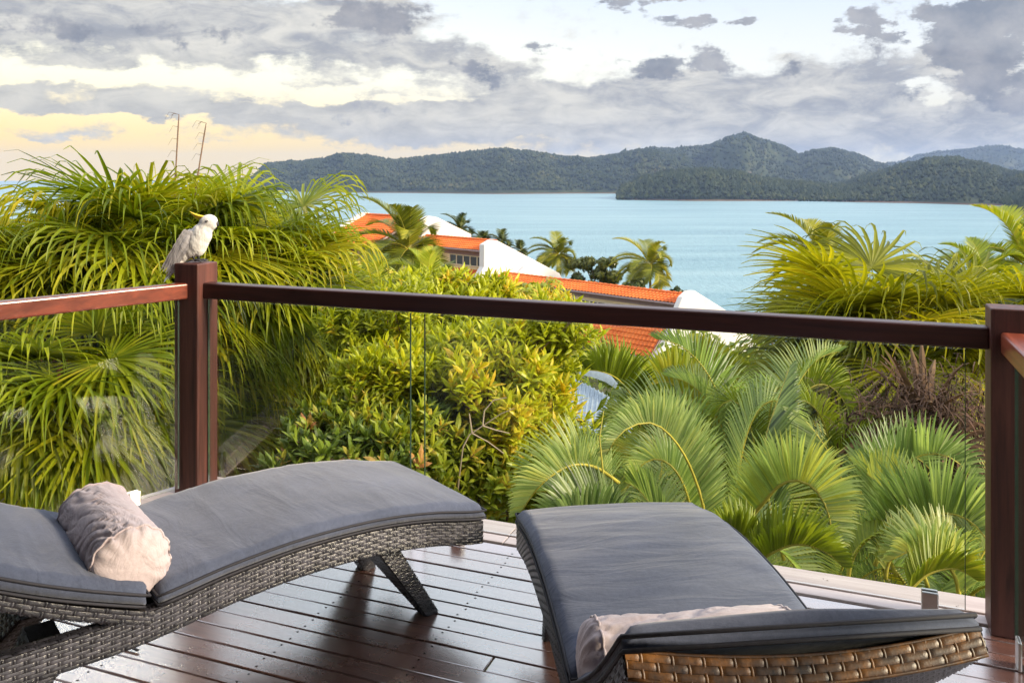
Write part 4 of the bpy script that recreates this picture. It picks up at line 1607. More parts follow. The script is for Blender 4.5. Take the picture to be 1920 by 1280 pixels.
def fan_leaf_mesh(rnd, el, Lp, Ls, nseg=42, droop=1.0, wid=0.040, stiff=0.5, wind=(0, 0, 0)):
    """a fan leaf in its own frame: petiole leaves the origin along +x at elevation el, blade with weeping ribbon tips"""
    m = MB()
    d = Vector((cos(el), 0, sin(el)))
    pts = []
    p = Vector((0, 0, 0))
    dd = d.copy()
    for i in range(7):
        pts.append(p.copy())
        p = p + dd * (Lp / 6)
        dd = (dd + Vector((0, 0, -0.05 * droop * cos(el)))).normalized()
    hub = pts[-1]
    pet = MB()
    pet.tube(pts, [0.018 - 0.0016 * i for i in range(7)], 5, flat=.6)
    side = Vector((0, 1, 0))
    nrm = dd.cross(side).normalized() * -1
    if nrm.z < 0: nrm = -nrm
    roll = rnd.uniform(-.5, .5)
    side = Matrix.Rotation(roll, 3, dd) @ side
    nrm = Matrix.Rotation(roll, 3, dd) @ nrm
    wv = Vector(wind)
    for k_ in range(nseg):
        th = (-1 + 2 * (k_ + .5) / nseg) * radians(148)
        L = Ls * (0.74 + 0.26 * cos(th * .55)) * rnd.uniform(0.85, 1.12)
        s_dir = (dd * cos(th) + side * sin(th) + nrm * (0.16 * (1 if k_ % 2 else -0.1) + .1)).normalized()
        n = 9
        q = hub.copy()
        cur = s_dir.copy()
        ps, ws, sd_ = [], [], []
        st = stiff * rnd.uniform(0.82, 1.15)
        for i in range(n + 1):
            s = i / n
            ps.append(q.copy())
            w = wid * (0.32 + 0.68 * min(1, s / 0.35)) if s < .35 else wid * (1 - 0.85 * ((s - .35) / .65) ** 1.5)
            ws.append(max(w, .004))
            tw = cur.cross(nrm)
            if tw.length < 0.1: tw = side.copy()
            tw.normalize()
            if s > st:
                tw = (Matrix.Rotation(rnd.uniform(-.5, .5), 3, cur) @ tw)
            sd_.append(tw)
            q = q + cur * (L / n)
            g = 0.06 if s < st else 0.8 * droop * min(1.0, 0.45 + (s - st) * 2.2)
            cur = (cur + Vector((0, 0, -g)) + wv * (0.02 + 0.2 * s)).normalized()
        m.ribbon(ps, ws, sd_, fold=0.35)
    return m, pet


def fan_palm(name, base, crown, mat, label, seed, nleaf=34, Lp=0.9, Ls=0.95, droop=1.0, wid=.042, el_rng=(-60, 48), trunk_r=0.12, group='weeping fan palms', wind=(0, 0, 0), stiff=.5, nseg=52, dead=0, stalks=None, az_pref=None):
    rnd = random.Random(seed)
    crown = Vector(crown)
    root = empty(name, (crown.x, crown.y, base), 0, label, 'palm tree', group)
    cz = crown.z - base
    tm = MB()
    n = 10
    tm.tube([Vector((0.05 * sin(i), 0, cz * i / n)) for i in range(n + 1)], [trunk_r * (1.1 - .2 * i / n) for i in range(n + 1)], 10)
    tm.build('trunk', ML['bark'], root, smooth=True)
    classes = 7
    lib = []
    for c in range(0):
        e0, e1 = radians(el_rng[0]), radians(el_rng[1])
        el = e0 + (e1 - e0) * (c + .5) / classes
        for v in range(2):
            bm_, pm_ = fan_leaf_mesh(rnd, el, Lp * rnd.uniform(.85, 1.1), Ls * rnd.uniform(.9, 1.1), nseg, droop, wid, stiff, wind)
            a = bm_.mesh('frond')
            a.materials.append(mat)
            b_ = pm_.mesh('petiole', True)
            b_.materials.append(ML['petiole'])
            lib.append((c, a, b_))
    for i in range(nleaf):
        c = int(classes * ((i + .5) / nleaf) ** 0.85) % classes
        az = i * 2.39996 + rnd.uniform(-.2, .2)
        if True:
            el = radians(el_rng[0] + (el_rng[1] - el_rng[0]) * ((i + .5) / nleaf) ** .85)
            wl = Matrix.Rotation(-az, 3, 'Z') @ Vector(wind)
            b1_, p1_ = fan_leaf_mesh(rnd, el, Lp * rnd.uniform(.75, 1.15) * (1 - .25 * sin(max(0, el))), Ls * rnd.uniform(.9, 1.1), nseg, droop, wid * rnd.uniform(.9, 1.35), stiff * rnd.choice((.8, 1.0, 1.35, 1.55)), wl)
            f = b1_.build('frond', ML['fan_gold'] if rnd.random() < .14 else mat, root, loc=(0, 0, cz - .05 + rnd.uniform(-.25, .12)), rz=az)
            p1_.build('petiole', ML['petiole'], f, smooth=True)
            continue
        if az_pref and rnd.random() < .35:
            az = az_pref + rnd.uniform(-1.2, 1.2)
        _, a, b_ = lib[2 * c + rnd.randint(0, 1)]
        sc = rnd.uniform(.85, 1.12)
        f = link('frond', a, None, root, loc=(0, 0, cz - .05 + rnd.uniform(-.25, .12)), rz=az, scale=sc)
        link('petiole', b_, None, f)
    for i in range(dead):
        az = i * 2.1
        dm, dp = fan_leaf_mesh(rnd, radians(rnd.uniform(-75, -35)), Lp * .5, Ls * .55, 26, 1.4, .035, .3)
        link('dead_frond', dm.mesh('dead_frond'), ML['dead'], root, loc=(0, 0, cz - .35), rz=az)
    if dead:
        th = MB()
        for i in range(420):
            a = rnd.uniform(0, 6.28)
            h = rnd.uniform(-.75, .1)
            p_ = Vector((cos(a) * trunk_r, sin(a) * trunk_r, cz + h))
            o = Vector((cos(a + rnd.uniform(-.5, .5)), sin(a), rnd.uniform(-.5, .9))).normalized()
            ln = rnd.uniform(.12, .5)
            q1 = p_ + o * ln * .5
            q2 = q1 + (o + Vector((0, 0, -.6))).normalized() * ln * .5
            th.ribbon([p_, q1, q2], [.05, .035, .008], UP.cross(o).normalized(), fold=.3)
        t_ = th.build('thatch', ML['dead'], root)
        t_['kind'] = 'stuff'
    return root


# ---- big fan palm at the left and its neighbours
palmA = fan_palm('fan_palm', -3.2, P(285, 462, 7.6), ML['fan'], 'large weeping fan palm behind the cockatoo at the left', 1, 66, 0.80, .86, 1.25, .031, wind=(.12, 0, 0), stiff=.5)
palmB = fan_palm('fan_palm', -3.6, P(490, 462, 8.2), ML['fan'], 'fan palm with stiff spread leaves right of the left post', 2, 44, 0.6, .78, 1.1, .033, wind=(.12, 0, 0), stiff=.58)
palmC = fan_palm('fan_palm', -3.8, P(120, 690, 6.6), ML['fan'], 'lower fan palm behind the left glass panel', 3, 40, 0.6, 0.8, 1.2, .031, wind=(.15, 0, 0), dead=2)
palmD = fan_palm('fan_palm', -4.2, P(560, 720, 8.8), ML['fan'], 'low fan palm between the left post and the yellow green shrub', 4, 36, 0.5, .78, 1.1, .033, wind=(.15, 0, 0))
for (x0_, y0_, x1_, y1_) in ((326, 400, 333, 215), (362, 390, 384, 231)):
    sm_ = MB()
    a, b_ = P(x0_, y0_, 7.6), P(x1_, y1_, 7.6)
    pts = [a.lerp(b_, i / 8) + Vector((.012 * (i / 8) ** 2, 0, 0)) for i in range(9)]
    pts.append(b_ + Vector((-.03, 0, .012)))
    pts.append(b_ + Vector((-.06, 0, -.01)))
    sm_.tube([p - palmA.location for p in pts], [.010] * 4 + [.007] * 4 + [.004, .003, .002], 5)
    for i in range(8):
        q = pts[5 + i % 5]
        sm_.tube([q - palmA.location, q + Vector((-.05, .01, .01)) - palmA.location, q + Vector((-.09, .02, -.05)) - palmA.location], [.002, .0015, .001], 3)
    sm_.build('flower_stalk', ML['stem'], palmA)

palmG = fan_palm('fan_palm', -3.6, P(40, 484, 7.4), ML['fan'], 'fan palm at the left edge of the picture beside the large one', 9, 44, 0.7, .86, 1.25, .031, wind=(.12, 0, 0), stiff=.5)
palmI = fan_palm('fan_palm', -4.4, P(598, 585, 9.2), ML['fan'], 'smaller fan palm with stiff spread leaves in front of the leftmost villa', 19, 26, 0.45, .72, .8, .042, el_rng=(-40, 60), wind=(.1, 0, 0), stiff=.62)
palmH = fan_palm('fan_palm', -4.0, P(330, 720, 7.4), ML['fan'], 'shaded fan palm low behind the left railing post', 10, 36, 0.5, .85, 1.2, .032, wind=(.1, 0, 0), stiff=.45)
# ---- right fan palms
palmE = fan_palm('fan_palm', -4.2, P(1655, 605, 8.8), ML['fan_gold'], 'golden fan palm at the right with brown dead fronds under its crown', 5, 34, .85, .95, .95, .037, el_rng=(-50, 50), wind=(-.9, 0, 0), dead=6, stiff=.55)
palmF = fan_palm('fan_palm', -4.4, P(1835, 610, 9.6), ML['fan_gold'], 'golden fan palm rising behind the right post', 6, 28, .8, .92, .95, .037, el_rng=(-50, 50), wind=(-.9, 0, 0), dead=5, stiff=.5)


def pinnate(path, Lmax, nper, up=None, beta=radians(40), wid=.03, tipdroop=.35, rnd=random, fwd=.45, rr=.012, lean=0.0, seg=5, vside=None, asym=0.0):
    """leaflets along a rachis path (list of Vectors). up: which way the V of leaflets opens"""
    m = MB()
    rm = MB()
    pts = [Vector(p) for p in path]
    # resample
    ls = [0]
    for a, b_ in zip(pts, pts[1:]): ls.append(ls[-1] + (b_ - a).length)
    T = ls[-1]

    def at(s):
        x = s * T
        for i in range(len(pts) - 1):
            if x <= ls[i + 1] or i == len(pts) - 2:
                t = (x - ls[i]) / max(1e-6, ls[i + 1] - ls[i])
                p0_ = pts[max(0, i - 1)]; p1_ = pts[i]; p2_ = pts[i + 1]; p3_ = pts[min(len(pts) - 1, i + 2)]
                return 0.5 * ((2 * p1_) + (-p0_ + p2_) * t + (2 * p0_ - 5 * p1_ + 4 * p2_ - p3_) * t * t + (-p0_ + 3 * p1_ - 3 * p2_ + p3_) * t ** 3)
        return pts[-1]
    N = 16
    rp = [at(i / N) for i in range(N + 1)]
    rm.tube(rp, [rr * (1 - .8 * i / N) for i in range(N + 1)], 6)
    for i in range(nper):
        s = 0.10 + 0.90 * (i + .5) / nper
        p_ = at(s)
        t = (at(min(1, s + .01)) - at(max(0, s - .01))).normalized()
        u = up(t, s) if callable(up) else (UP if up is None else up)
        if getattr(up, 'free', False):
            u = u.normalized() - t * u.normalized().dot(t) * .45
        else:
            u = (u - t * u.dot(t))
        if u.length < 1e-3: u = UP.copy()
        u.normalize()
        sdv = t.cross(u).normalized()
        prof_ = min(1.0, .55 + 1.6 * (s - .1)) * (1.0 if s < .62 else max(.3, 1 - ((s - .62) / .38) ** 1.2 * .72)) * (1.0 if s < .4 else 1 - (s - .4) * .45)
        for sg in (-1, 1):
            L = Lmax * prof_ * rnd.uniform(.9, 1.08)
            dr = (u * cos(beta) + sdv * sg * sin(beta) + t * (fwd + .8 * s ** 3) + Vector((rnd.uniform(-.05, .05), rnd.uniform(-.05, .05), rnd.uniform(-.05, .05)))).normalized()
            q = p_.copy()
            ps, ws = [], []
            cur = dr.copy()
            for k_ in range(seg + 1):
                f = k_ / seg
                ps.append(q.copy())
                ws.append(wid * (0.5 + 1.1 * sin(pi * min(1, .12 + f * .6))) * (1 - f ** 3 * .9) * .72)
                q = q + cur * L / seg
                cur = (cur + Vector((0, 0, -tipdroop * f ** 3 * 2.6)) ).normalized()
            wside = t - dr * t.dot(dr)
            wside.normalize()
            wside = (wside + sdv * sg * .35).normalized()
            m.ribbon(ps, ws, wside, fold=.22)
    return m, rm


def frond_path(el, L, bend, n=10):
    p = Vector((0, 0, 0))
    d = Vector((cos(el), 0, sin(el)))
    out = [p.copy()]
    for i in range(n):
        p = p + d * L / n
        d = (d + Vector((0, 0, -bend * (0.4 + 1.3 * i / n) / n * 3))).normalized()
        out.append(p.copy())
    return out


def cane_palm(name, base_p, mat, label, seed, nf=12, L=1.3, Lf=.36, bend=.85, el=(38, 84), wid=.0145, group='arching cane palms', canes=4, crown_h=0.6, az0=None):
    rnd = random.Random(seed)
    root = empty(name, base_p, 0, label, 'palm tree', group)
    for c in range(canes):
        a = c * 2.4 + seed
        tm = MB()
        tm.tube([Vector((cos(a) * .06, sin(a) * .06, 0)), Vector((cos(a) * .13, sin(a) * .13, crown_h * .6)), Vector((cos(a) * .17, sin(a) * .17, crown_h))], [.03, .026, .02], 7)
        tm.build('cane', ML['petiole'], root, smooth=True)
    lib = []
    for c in range(5):
        e = radians(el[0] + (el[1] - el[0]) * (c + .5) / 5)
        path = frond_path(e, L * rnd.uniform(.9, 1.1), bend * rnd.uniform(.85, 1.2))
        m_, r_ = pinnate(path, Lf, 58, None, radians(48), wid, .45, rnd, .3)
        me = m_.mesh('frond'); me.materials.append(mat)
        mr = r_.mesh('rachis', True); mr.materials.append(ML['rachis'])
        lib.append((me, mr))
    for i in range(nf):
        me, mr = lib[rnd.randint(0, 4)]
        az = (0 if i % 2 else pi) + rnd.gauss(0, .75) + (.5 if i % 4 < 2 else 0)
        f = link('frond', me, None, root, loc=(cos(az) * .12, sin(az) * .12, crown_h * rnd.uniform(.7, 1)), rz=az, scale=rnd.uniform(.8, 1.15))
        link('rachis', mr, None, f)
    return root


def add_frond(root, pix, depths, Lmax, mat, nper=54, beta=radians(26), wid=.03, upfn=None, fwd=.35, seed=0, droop=.42, rr=.012):
    rnd = random.Random(seed)
    if isinstance(depths, (int, float)): depths = [depths] * len(pix)
    path = [P(x, y, d) - root.location for (x, y), d in zip(pix, depths)]
    m_, r_ = pinnate(path, Lmax, nper, upfn, beta, wid, droop, rnd, fwd, rr)
    f = m_.build('frond', mat, root)
    r_.build('rachis', ML['rachis'], f, smooth=True)
    return f


def outward(sign):
    """leaflets stand on the outer side of an arch drawn across the view"""
    def fn(t, s):
        v = Vector((-t.z * sign, 0.0, t.x * sign))
        return (v.normalized() * .62 + UP * .62)
    fn.free = True
    return fn


# the clump seen through the glass at the right
cp1 = cane_palm('cane_palm', P(1230, 1330, 5.6), ML['cane'], 'arching palm with grey green combs of leaflets behind the right lounger cushion', 11, 9, 1.15, .27, 1.0, canes=4, crown_h=.9)
add_frond(cp1, [(1325, 1040), (1319, 951), (1301, 892), (1282, 851), (1260, 820), (1235, 798), (1210, 792), (1179, 801), (1154, 823), (1138, 851)],
          [5.1, 5.0, 5.0, 4.95, 4.9, 4.85, 4.8, 4.75, 4.7, 4.7], .29, ML['cane'], 84, radians(12), .017, outward(-1), .25, 1)
add_frond(cp1, [(1160, 905), (1122, 878), (1085, 870), (1054, 879), (1022, 901), (997, 929), (975, 962)], [4.9, 4.8, 4.7, 4.65, 4.6, 4.6, 4.6], .30, ML['cane'], 56, radians(24), .015,
          outward(-1), .4, 2)
add_frond(cp1, [(1170, 1020), (1150, 980), (1100, 955), (1050, 965), (1010, 1000)], [4.6, 4.5, 4.4, 4.3, 4.3], .28, ML['cane'], 44, radians(30), .022, outward(-1), .5, 3)
add_frond(cp1, [(1255, 1030), (1235, 970), (1200, 920), (1165, 900)], [4.9, 5.1, 5.3, 5.4], .28, ML['cane'], 56, radians(35), .02, outward(-1), .5, 4)
sp = MB()
sp.tube([P(1140, 1010, 4.5), P(1132, 900, 4.55), P(1124, 820, 4.6), P(1132, 770, 4.65)], [.007, .006, .004, .002], 5)
o_ = sp.build('spear', ML['rachis'], cp1, smooth=True)
o_.matrix_parent_inverse = Matrix.Translation(-cp1.location)

cp2 = cane_palm('cane_palm', P(1520, 1370, 5.6), ML['cane'], 'palm whose yellow ribbed frond arches just right of the lounger cushion', 12, 10, 1.1, .27, .95, canes=4, crown_h=.8)
add_frond(cp2, [(1385, 1010), (1397, 982), (1429, 945), (1460, 911), (1491, 900), (1522, 911), (1544, 939), (1557, 980), (1563, 1030)], [4.6, 4.6, 4.5, 4.45, 4.4, 4.35, 4.3, 4.3, 4.3], .29,
          ML['cane'], 84, radians(10), .016, outward(1), .12, 5, .5, .013)
add_frond(cp2, [(1470, 1050), (1440, 930), (1435, 830), (1455, 760), (1480, 690)], [5.3, 5.4, 5.5, 5.6, 5.7], .36, ML['cane'], 54, radians(30), .018, outward(-1), .6, 6)
add_frond(cp2, [(1600, 1040), (1590, 940), (1560, 860), (1520, 800), (1490, 770)], [5.4, 5.5, 5.5, 5.5, 5.5], .42, ML['cane'], 56, radians(24), .018, outward(1), .5, 7)
add_frond(cp2, [(1390, 1080), (1440, 1040), (1490, 1020), (1540, 1030), (1580, 1060)], [4.1, 4.0, 3.95, 3.9, 3.9], .22, ML['cane_y'], 44, radians(30), .02, outward(1), .4, 8)
add_frond(cp2, [(1420, 1075), (1400, 1030), (1370, 1000), (1340, 990)], [4.2, 4.2, 4.2, 4.2], .22, ML['cane_y'], 38, radians(30), .022, outward(-1), .5, 9)

cp3 = cane_palm('cane_palm', P(1760, 1360, 5.6), ML['cane'], 'broad pale green palm filling the view left of the right post', 13, 10, 1.1, .29, .95, canes=4, crown_h=.8)
add_frond(cp3, [(1640, 1060), (1660, 1020), (1696, 992), (1723, 974), (1759, 962), (1795, 965), (1821, 978), (1845, 1003), (1860, 1040)], [4.7, 4.7, 4.65, 4.6, 4.55, 4.5, 4.45, 4.4, 4.4], .36,
          ML['cane'], 86, radians(10), .016, outward(1), .08, 10, .5, .013)
add_frond(cp3, [(1680, 1080), (1650, 980), (1660, 900), (1710, 860), (1760, 850), (1800, 870), (1830, 910)], [5.3, 5.3, 5.3, 5.3, 5.2, 5.2, 5.2], .34, ML['cane'], 70, radians(20), .017, outward(1), .2, 11)
add_frond(cp3, [(1740, 1100), (1715, 1030), (1680, 960), (1640, 900), (1610, 880)], [5.0, 5.0, 5.1, 5.2, 5.3], .40, ML['cane'], 60, radians(25), .017, outward(-1), .45, 12)
add_frond(cp3, [(1800, 1130), (1790, 1080), (1760, 1040), (1715, 1030), (1670, 1050)], [4.2, 4.2, 4.2, 4.2, 4.2], .26, ML['cane'], 50, radians(30), .022, outward(-1), .4, 13)
add_frond(cp3, [(1700, 1110), (1740, 1075), (1790, 1065), (1830, 1085)], [4.0, 4.0, 4.0, 4.0], .2, ML['cane_y'], 40, radians(35), .02, outward(1), .4, 14)

for i_, (bx, by, dd_, w_, h_, sg_, lf_, mt_) in enumerate((
        (1600, 1000, 5.6, 90, 150, 1, .30, 'cane'), (1590, 1090, 4.6, 70, 90, 1, .2, 'cane_y'),
        (1380, 960, 5.9, 70, 210, 1, .34, 'cane'), (1300, 1010, 5.4, -70, 150, -1, .28, 'cane'), (1660, 1085, 4.5, 60, 70, 1, .2, 'cane'),
        (1090, 1010, 5.3, -70, 90, -1, .24, 'cane'), (1560, 880, 6.4, -60, 130, -1, .34, 'cane_y'), (1560, 930, 6.3, 80, 110, 1, .3, 'cane_y'),
        (1480, 830, 7.0, 60, 110, 1, .36, 'cane_y'), (1420, 900, 6.6, -50, 150, -1, .34, 'cane_y'))):
    own = cp1 if bx < 1320 else (cp2 if bx < 1600 else cp3)
    pth = [(bx + w_ * (1 - cos(t_ / 8 * 2.5)), by - h_ * sin(t_ / 8 * 2.5)) for t_ in range(9)]
    add_frond(own, pth, dd_, lf_, ML[mt_], 62, radians((24, 58, 66, 34)[i_ % 4]), .0135, outward(1 if sg_ > 0 else -1), .5, 40 + i_, .75)

cp4 = cane_palm('cane_palm', P(1340, 1075, 8.6), ML['cane_y'], 'yellow green palm below the villa roof in front of the white end wall', 14, 15, 1.55, .46, .8, canes=4, crown_h=.9, wid=.032)
add_frond(cp4, [(1200, 800), (1185, 745), (1160, 712), (1130, 697), (1098, 694), (1066, 702)], [7.8, 7.8, 7.7, 7.6, 7.6, 7.6], .42, ML['cane_y'], 54, radians(26), .034, outward(-1), .35, 15)
add_frond(cp4, [(1300, 880), (1300, 790), (1282, 740), (1250, 715), (1220, 725), (1200, 765)], [8.2] * 6, .50, ML['cane_y'], 60, radians(28), .036, outward(-1), .4, 16)
add_frond(cp4, [(1320, 860), (1330, 780), (1330, 700), (1310, 650)], [8.4] * 4, .55, ML['cane_y'], 54, radians(35), .036, outward(-1), .6, 17)
add_frond(cp4, [(1310, 860), (1345, 760), (1370, 700), (1390, 690)], [8.4] * 4, .5, ML['cane_y'], 54, radians(35), .036, outward(1), .6, 18)
cp5 = cane_palm('cane_palm', P(1110, 1310, 6.4), ML['cane'], 'shadowed palm low between the shrub and the lounger foot', 15, 12, 1.2, .34, .8, crown_h=.7)
cp6 = cane_palm('cane_palm', P(1560, 1230, 7.2), ML['cane_y'], 'loose palm under the golden fan palm at the right', 16, 12, 1.2, .40, .8, crown_h=.9)
cp7 = cane_palm('cane_palm', P(1420, 1120, 6.8), ML['cane'], 'palm standing behind the arching frond in the middle of the right clump', 17, 14, 1.4, .42, .8, crown_h=.9)
cp8 = cane_palm('cane_palm', P(1800, 1300, 6.4), ML['cane'], 'palm behind the right end of the clump, touching the post', 18, 12, 1.3, .4, .8, crown_h=.8)


# ---- shrubs with whorls of narrow leaves
def whorl_mesh(rnd, nleaf=10, L=.10, W=.026, stem=.08):
    m = MB()
    for i in range(nleaf):
        az = i * 2.39996 + rnd.uniform(-.2, .2)
        h = -stem * (i / nleaf) * 1.2
        el = radians(15 + 55 * (1 - i / nleaf) + rnd.uniform(-12, 12))
        d = Vector((cos(az) * cos(el), sin(az) * cos(el), sin(el)))
        sdv = Vector((-sin(az), cos(az), 0))
        q = Vector((0, 0, h))
        ps, ws = [], []
        l = L * rnd.uniform(.75, 1.2)
        cur = d
        for k_ in range(4):
            f = k_ / 3
            ps.append(q.copy())
            ws.append(W * (0.18 + 1.0 * sin(pi * (0.08 + .84 * f) ** .85)) if k_ < 3 else W * .06)
            q = q + cur * l / 3
            cur = (cur + Vector((0, 0, -.33))).normalized()
        m.ribbon(ps, ws, sdv, fold=.35)
    return m


def shrub(name, centre, radii, mat, label, seed, n_parts=180, n_stuff=500, L=.10, W=.027, base_z=-3.4, group='leafy shrubs', thin=False, front=True):
    rnd = random.Random(seed)
    c = Vector(centre)
    root = empty(name, (c.x, c.y, base_z), 0, label, 'shrub', group)
    lib = []
    for i in range(7):
        me = whorl_mesh(rnd, rnd.randint(8, 12), L, W).mesh('leaf_spray')
        me.materials.append(mat)
        lib.append(me)
    lumps = [(Vector((rnd.uniform(-.75, .75) * radii[0], rnd.uniform(-.6, .6) * radii[1], rnd.uniform(-.8, .78) * radii[2])), rnd.uniform(.28, .5)) for _ in range(16)]
    lumps.append((Vector((0, 0, 0)), .75))

    def pt(shell):
        while True:
            lc_, lr = lumps[rnd.randint(0, len(lumps) - 1)]
            v = Vector((rnd.gauss(0, 1), rnd.gauss(0, 1) - (.5 if front else 0), rnd.gauss(0, 1) + .25)).normalized()
            r = lr * (rnd.uniform(.7, 1.22) if shell else rnd.uniform(.3, 1.1))
            p_ = lc_ + Vector((v.x * radii[0] * r, v.y * radii[1] * r, v.z * radii[2] * r))
            return p_, v
    stuff = MB()
    twigs = MB()
    hub = Vector((0, 0, c.z - base_z - radii[2] * .8))
    cc = Vector((0, 0, c.z - base_z))
    for i in range(n_parts):
        p_, v = pt(True)
        tilt = Matrix.Rotation(rnd.uniform(0, .8), 3, Vector((-v.y, v.x, .01)).normalized()) @ Matrix.Rotation(rnd.uniform(0, 6.28), 3, 'Z')
        o = link('leaf_spray', lib[rnd.randint(0, 6)], None, root, loc=cc + p_, scale=rnd.uniform(.75, 1.3))
        o.rotation_euler = tilt.to_euler()
        if i % 3 == 0:
            e = cc + p_
            mid = hub.lerp(e, .55) + Vector((rnd.uniform(-.1, .1), rnd.uniform(-.1, .1), rnd.uniform(-.05, .1)))
            twigs.tube([hub, mid, e - Vector((0, 0, .02))], [.012, .007, .003], 4, caps=False)
    for i in range(n_stuff):
        p_, v = pt(False)
        w = whorl_mesh(rnd, 8, L * rnd.uniform(.8, 1.2), W)
        R = Matrix.Rotation(rnd.uniform(0, .9), 3, Vector((-v.y, v.x, .01)).normalized())
        stuff.add([R @ Vector(q) + cc + p_ for q in w.v], w.f)
    s_ = stuff.build('inner_leaves', mat, root)
    s_['kind'] = 'stuff'
    twigs.tube([Vector((0, 0, 0)), hub * .6 + Vector((.05, 0, 0)), hub], [.035, .03, .02], 6)
    twigs.build('branches', ML['stem'], root, smooth=True)
    return root


sh1 = shrub('shrub', P(860, 705, 6.4), (.92, .7, .50), ML['shrub'], 'large yellow green shrub in the middle behind the glass', 21, 300, 2300, .105, .024)
sh2 = shrub('shrub', P(690, 845, 5.6), (.56, .45, .28), ML['shrub_d'], 'darker shrub with reddish leaf tips above the left lounger cushion', 22, 220, 600, .10, .029)
sh3 = shrub('shrub', P(950, 780, 5.9), (.36, .5, .38), ML['shrub'], 'yellow shrub left of the grey metal roof', 23, 150, 330, .10, .028)
sh4 = shrub('shrub', P(830, 572, 9.5), (.85, .6, .36), ML['shrub'], 'yellow green shrub top rising above the rail in front of the villas', 24, 150, 900, .13, .03)
sh5 = shrub('shrub', P(985, 592, 9.8), (.5, .5, .26), ML['shrub'], 'small yellow shrub top in front of the white gable', 27, 80, 400, .13, .03)
sh6 = shrub('shrub', P(850, 860, 5.9), (.9, .6, .45), ML['shrub_m'], 'mid green shrub low behind the glass at the centre', 25, 280, 1500, .10, .027)
sh7 = shrub('shrub', P(600, 640, 10.5), (.8, .7, .7), ML['shrub_d'], 'green shrub between the two left fan palms', 26, 100, 400, .15, .045)
sh8 = shrub('shrub', P(975, 690, 6.9), (.42, .5, .42), ML['shrub'], 'yellow green shrub right of the large one, below the skirt roof', 28, 150, 700, .10, .024)
sh9 = shrub('shrub', P(740, 650, 7.0), (.5, .5, .5), ML['shrub'], 'yellow green shrub left of the two glass edges', 29, 150, 800, .10, .024)
# bare twig in front of the central shrub
tw = MB()
B1 = P(868, 838, 5.4)
seg_ = [[(868, 838), (880, 815), (905, 798), (940, 775), (965, 765)], [(885, 812), (915, 828), (945, 850)], [(905, 798), (930, 806), (955, 812)], [(905, 798), (908, 770), (925, 750), (950, 745)],
        [(885, 812), (882, 790), (880, 775)]]
for s in seg_:
    tw.tube([P(x, y, 5.35) for x, y in s], [.005 - .0008 * i for i in range(len(s))], 5)
tw.tube([P(868, 838, 5.35), P(860, 900, 5.4), P(850, 1010, 5.5)], [.005, .007, .009], 6)
tag(tw.build('bare_branch', ML['twig']), 'pale leafless branch forking in front of the central shrub', 'branch')


# ---- coconut palms
def coconut(name, crown, base_z, R, label, seed, nf=20, lean=(0, 0), mat=None, wind=.0, Lf=.9, group='coconut palms', hi=80, lo=-35):
    rnd = random.Random(seed)
    c = Vector(crown)
    root = empty(name, (c.x - lean[0], c.y - lean[1], base_z), 0, label, 'palm tree', group)
    h = c.z - base_z
    tm = MB()
    n = 8
    tm.tube([Vector((lean[0] * (i / n) ** 1.5, lean[1] * (i / n) ** 1.5, h * i / n)) for i in range(n + 1)], [.17 - .08 * i / n for i in range(n + 1)], 8)
    tm.build('trunk', ML['bark'], root, smooth=True)
    lib = []
    for k_ in range(0):
        e = radians(lo + (hi - lo) * (k_ + .5) / 6)
        path = frond_path(e, R, .75 * (1.3 - k_ * .08))
        m_, r_ = pinnate(path, Lf, 50, None, radians(74), .021 * R + .006, .75, rnd, .5, .01 * R, seg=4)
        me = m_.mesh('frond'); me.materials.append(mat or ML['coco'])
        mr = r_.mesh('rachis', True); mr.materials.append(ML['rachis'])
        lib.append((me, mr))
    for i in range(nf):
        az = i * 2.39996 + rnd.uniform(-.25, .25)
        k_ = i % 6
        e = radians(lo + (hi - lo) * (k_ + rnd.random()) / 6)
        path = frond_path(e, R * rnd.uniform(.85, 1.1), .75 * (1.3 - k_ * .08))
        # the wind off the bay bends every frond the same way
        wl = Matrix.Rotation(-az, 3, 'Z') @ Vector((-.55 * wind * R, .1 * wind * R, .10 * wind * R))
        path = [p + wl * (j / (len(path) - 1)) ** 1.8 for j, p in enumerate(path)]
        m_, r_ = pinnate(path, Lf, 44, None, radians(74), .021 * R + .006, .75, rnd, .5, .01 * R, seg=3)
        f = m_.build('frond', mat or ML['coco'], root, loc=(lean[0], lean[1], h), rz=az)
        r_.build('rachis', ML['rachis'], f)
    dm = MB()
    for i in range(7):
        a = i * .9
        dm.tube([Vector((lean[0] + cos(a) * .12, lean[1] + sin(a) * .12, h - .15)), Vector((lean[0] + cos(a) * .3, lean[1] + sin(a) * .3, h - .35))], [.07, .11], 6)
    dm.build('coconuts', ML['dead'], root)
    return root


# old palm head: brown leaf bases, fibre and hanging dry fronds below the golden palm
oh = empty('palm_head', P(1745, 765, 6.3), 0, 'shaggy brown head of dead leaf bases and fibre below the golden fan palm', 'palm tree', 'weeping fan palms')
ro = random.Random(88)
tm_ = MB()
tm_.tube([Vector((0, .1, -2.6)), Vector((0, .1, -.2))], [.2, .24], 10)
tm_.build('trunk', ML['bark'], oh, smooth=True)
for i in range(46):
    a = i * 2.39996
    el = radians(ro.uniform(-25, 65))
    d = Vector((cos(a) * cos(el), sin(a) * cos(el), sin(el)))
    lb = MB()
    L_ = ro.uniform(.25, .62)
    ps = [d * .10, d * (.10 + L_ * .35), d * (.1 + L_ * .7) + Vector((0, 0, -.03)), d * (.1 + L_) + Vector((0, 0, -.10))]
    ps = [p + Vector((0, .1, -.1)) for p in ps]
    lb.ribbon(ps, [.10, .06, .045, .012], UP.cross(d).normalized(), fold=.45)
    lb.build('leaf_base', ML['dead'], oh)
fb = MB()
